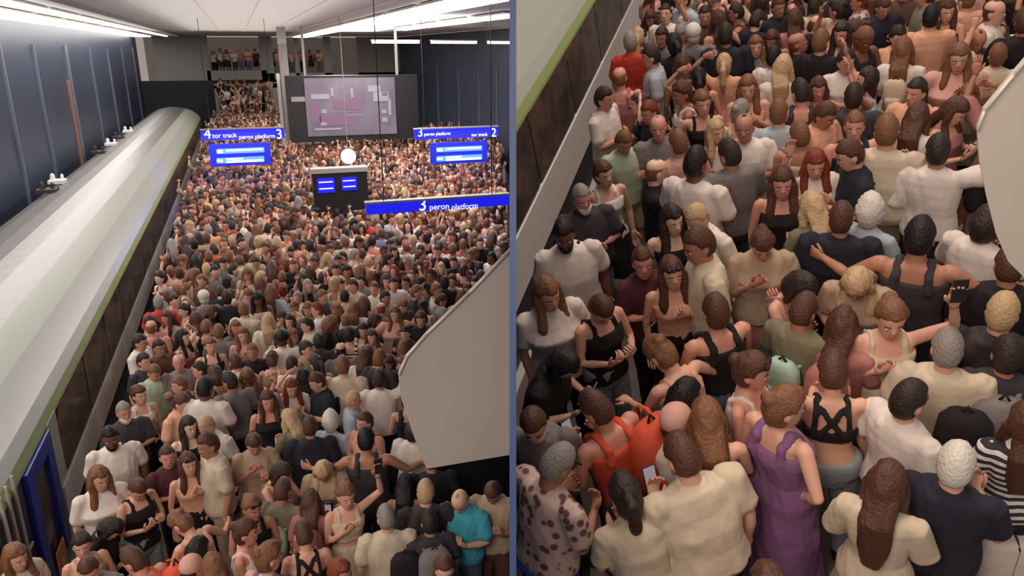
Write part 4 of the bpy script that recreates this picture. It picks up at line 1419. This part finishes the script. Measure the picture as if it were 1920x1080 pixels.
cand = []
for h in 'AB':
    for (x, y) in spots(h):
        if ok(h, x, y):
            px, py, d = project((x, y, 1.6), h)
            # density thins in front of the nearest figures as in the photograph
            k_ = 1 if h == 'B' else .71
            hide = False
            for rx, ry, _n in HEROPOS[h]:
                if ry > (250 if h == 'B' else 690) and abs(rx-px) < 58*k_ and 0 < py-ry < (105+(190 if ry > (600 if h == 'B' else 930) else 0))*k_:
                    hide = True
            if h == 'B' and px > 1800 and py > 740:
                continue
            if hide or (h == 'B' and py > 760 and rnd.random() < .6):
                continue
            if h == 'A' and py > 900 and rnd.random() < .35:
                continue
            cand.append((d/1.0, h, x, y, px, py))
cand.sort()
LIMIT = 300-NP[0]
near, far = cand[:LIMIT], [c for c in cand[LIMIT:]]
seen = set()
for (d, h, x, y, px, py) in near:
    rg = rnd.choice(GEN)
    if rg in (up_m, up_f) and (py > 500 or rnd.random() < .5):
        rg = rnd.choice((std_m, ph_f))
    sex = rg.sex
    top, tc = pick(TYPES[sex]), pick(TOPS)
    hs, hc = pick(HS[sex]), pick(HC)
    sk = pick(SK)
    ang = rnd.choice((0, 10, -20, 25, -45, 50, 90, -90, 150, 180, 180, -160, 200))+rnd.uniform(-12, 12)
    word = ('man' if sex == 'm' else 'woman')
    tw = {'t_shirt': 't-shirt', 'tank_top': 'sleeveless top', 'blouse': 'blouse', 'crop_top': 'cropped top', 'dress': 'dress'}[top]
    tcw = {'floral': 'floral', 'striped': 'striped'}.get(tc, tc)
    ref = sorted(HEROPOS[h], key=lambda r: (r[0]-px)**2+(r[1]-py)**2)
    lab = None
    for rx, ry, nm in ref[:6]:
        dx, dy = px-rx, py-ry
        if abs(dx) > abs(dy):
            rel = 'right of' if dx > 0 else 'left of'
        else:
            rel = 'in front of' if dy > 0 else 'behind'
        L_ = f"{hairword(hs, hc)} {word}, {tcw} {tw}, {rel} {nm.split(',')[0]}"
        wd_ = L_.split()
        L_ = ' '.join(wd_[:14]) if len(wd_) > 14 else L_
        L_ += ', left hall' if h == 'A' else ', right hall'
        if L_ not in seen and len(L_.split()) <= 16:
            lab = L_
            break
    if lab is None:
        nm = ref[0][2]
        lab = f"{hairword(hs, hc)} {word} in {tcw} {tw} near {nm.split(',')[0]}"
        lab = ' '.join(lab.split()[:14])+(', left hall' if h == 'A' else ', right hall')
    seen.add(lab)
    sc = rnd.uniform(.94, 1.05)*(1 if sex == 'm' else .97)
    ex = (('cap', rnd.choice(('white', 'black', 'beige'))),) if hs == 'short' and rnd.random() < .06 else ((('sunglasses', 'black'),) if rnd.random() < .06 else ())
    person(h, (x, y), face_rot(x, y, ang), rg, hs, hc, sk, top, tc, pick(BOT), pick(BC), sc, lab, 'waiting passengers in the crowd', ex)

# ---- far crowd as one mass of low detail figures
def np_mesh(me, mi):
    nt = len(me.polygons)
    me.calc_loop_triangles()
    tri = np.empty(len(me.loop_triangles)*3, dtype=np.int32)
    me.loop_triangles.foreach_get('vertices', tri)
    co = np.empty(len(me.vertices)*3)
    me.vertices.foreach_get('co', co)
    return co.reshape(-1, 3), tri.reshape(-1, 3), mi


def far_proto(rg, hair, top, bot):
    parts = []
    for slot, me in ((0, body_mesh(rg)), (1, hair_mesh(rg, hair)), (2, garment(rg, top)), (3, garment(rg, bot) if bot else None)):
        if me is None:
            continue
        o = bpy.data.objects.new('tmp', me)
        COL.objects.link(o)
        d_ = o.modifiers.new('d', 'DECIMATE')
        n = len(me.polygons)
        d_.ratio = min(1, {0: 420, 1: 130, 2: 200, 3: 90}[slot]/max(1, n)/1.6)
        bpy.context.view_layer.update()
        m2 = bpy.data.meshes.new_from_object(o.evaluated_get(bpy.context.evaluated_depsgraph_get()))
        parts.append(np_mesh(m2, slot))
        bpy.data.objects.remove(o)
        bpy.data.meshes.remove(m2)
    return parts


protos = [far_proto(std_m, 'short', 't_shirt', 'trousers'), far_proto(ph_m, 'short', 't_shirt', 'shorts'), far_proto(ph_f, 'long', 'tank_top', 'skirt'),
          far_proto(hip_f, 'long', 't_shirt', 'trousers'), far_proto(cr_m, 'short', 't_shirt', 'trousers'), far_proto(ch_f, 'bun', 'tank_top', 'skirt'),
          far_proto(up_m, 'short', 't_shirt', 'trousers'), far_proto(up_f, 'long', 'blouse', 'trousers'), far_proto(fw_m, 'short', 'tank_top', 'shorts')]
pal = list(MS.values())+list(MH.values())+list(MC.values())
pidx = {m_.name: i for i, m_ in enumerate(pal)}
VV, TT, MI = [], [], []
nv = 0


def far_person(x, y, z, ang=None):
    global nv
    k_ = rnd.randrange(len(protos))
    if k_ in (6, 7) and rnd.random() < .6:
        k_ = 0
    pr = protos[k_]
    rot = face_rot(x, y, ang if ang is not None else rnd.choice((0, 0, 30, -40, 90, 180, 180, 160))+rnd.uniform(-15, 15))
    sc = rnd.uniform(.93, 1.07)
    c, s_ = math.cos(rot)*sc, math.sin(rot)*sc
    R = np.array([[c, -s_, 0], [s_, c, 0], [0, 0, sc]])
    ms = [pidx['skin_'+pick(SK)], pidx['hair_'+pick(HC).replace(' ', '_')], pidx[MC[pick(TOPS).replace(' ', '_')].name], pidx[MC[pick(BC).replace(' ', '_')].name]]
    for co, tri, slot in pr:
        VV.append(co @ R.T+np.array([x, y, z]))
        TT.append(tri+nv)
        MI.append(np.full(len(tri), ms[slot]))
        nv += len(co)


nfar = 0
for (d, h, x, y, px, py) in far:
    if h == 'B':
        continue
    if y > 42 and not (385 < px < 520):
        continue
    far_person(x, y, 0)
    nfar += 1
for i in range(12):                         # stairs behind
    for k in range(5):
        y = BK-6+i*.4+.2
        x = bu(404)+(bu(503)-bu(404))*(k+.5+rnd.uniform(-.3, .3))/5
        far_person(x, y, .17*(i+1))
for a, b in ((394, 486), (514, 552), (562, 606)):
    n = int((bu(b)-bu(a))/.45)
    for r in range(2):
        for k in range(n):
            far_person(bu(a)+(bu(b)-bu(a))*(k+.5)/n+rnd.uniform(-.1, .1), BK+.7+r*.6, bz(139), rnd.uniform(-20, 20))


def np_build(name, hall):
    V_ = np.concatenate(VV)
    T_ = np.concatenate(TT)
    M_ = np.concatenate(MI)
    me = bpy.data.meshes.new(name)
    me.vertices.add(len(V_))
    me.vertices.foreach_set('co', V_.ravel())
    me.loops.add(len(T_)*3)
    me.loops.foreach_set('vertex_index', T_.ravel().astype(np.int32))
    me.polygons.add(len(T_))
    me.polygons.foreach_set('loop_start', np.arange(0, len(T_)*3, 3, dtype=np.int32))
    for m_ in pal:
        me.materials.append(m_)
    me.polygons.foreach_set('material_index', M_.astype(np.int32))
    me.polygons.foreach_set('use_smooth', np.ones(len(T_), dtype=bool))
    me.update(calc_edges=True)
    me.validate()
    return link(name, me, HALL[hall][0])


cr = np_build('crowd', 'A')
tag(cr, 'dense far crowd of people filling the platform back to the stairs and gallery', 'crowd', kind='stuff')
nB = [c for c in far if c[1] == 'B']
print('persons', NP[0], 'far', nfar, 'far B', len(nB), 'tris', len(cr.data.polygons), 'near d', near[-1][0], 'A near', sum(1 for c in near if c[1] == 'A'))
if nB:
    VV, TT, MI, nv = [], [], [], 0
    for (d, h, x, y, px, py) in nB:
        far_person(x, y, 0)
    cb = np_build('crowd', 'B')
    tag(cb, 'people at the far upper edge of the right hall crowd', 'crowd', kind='stuff')
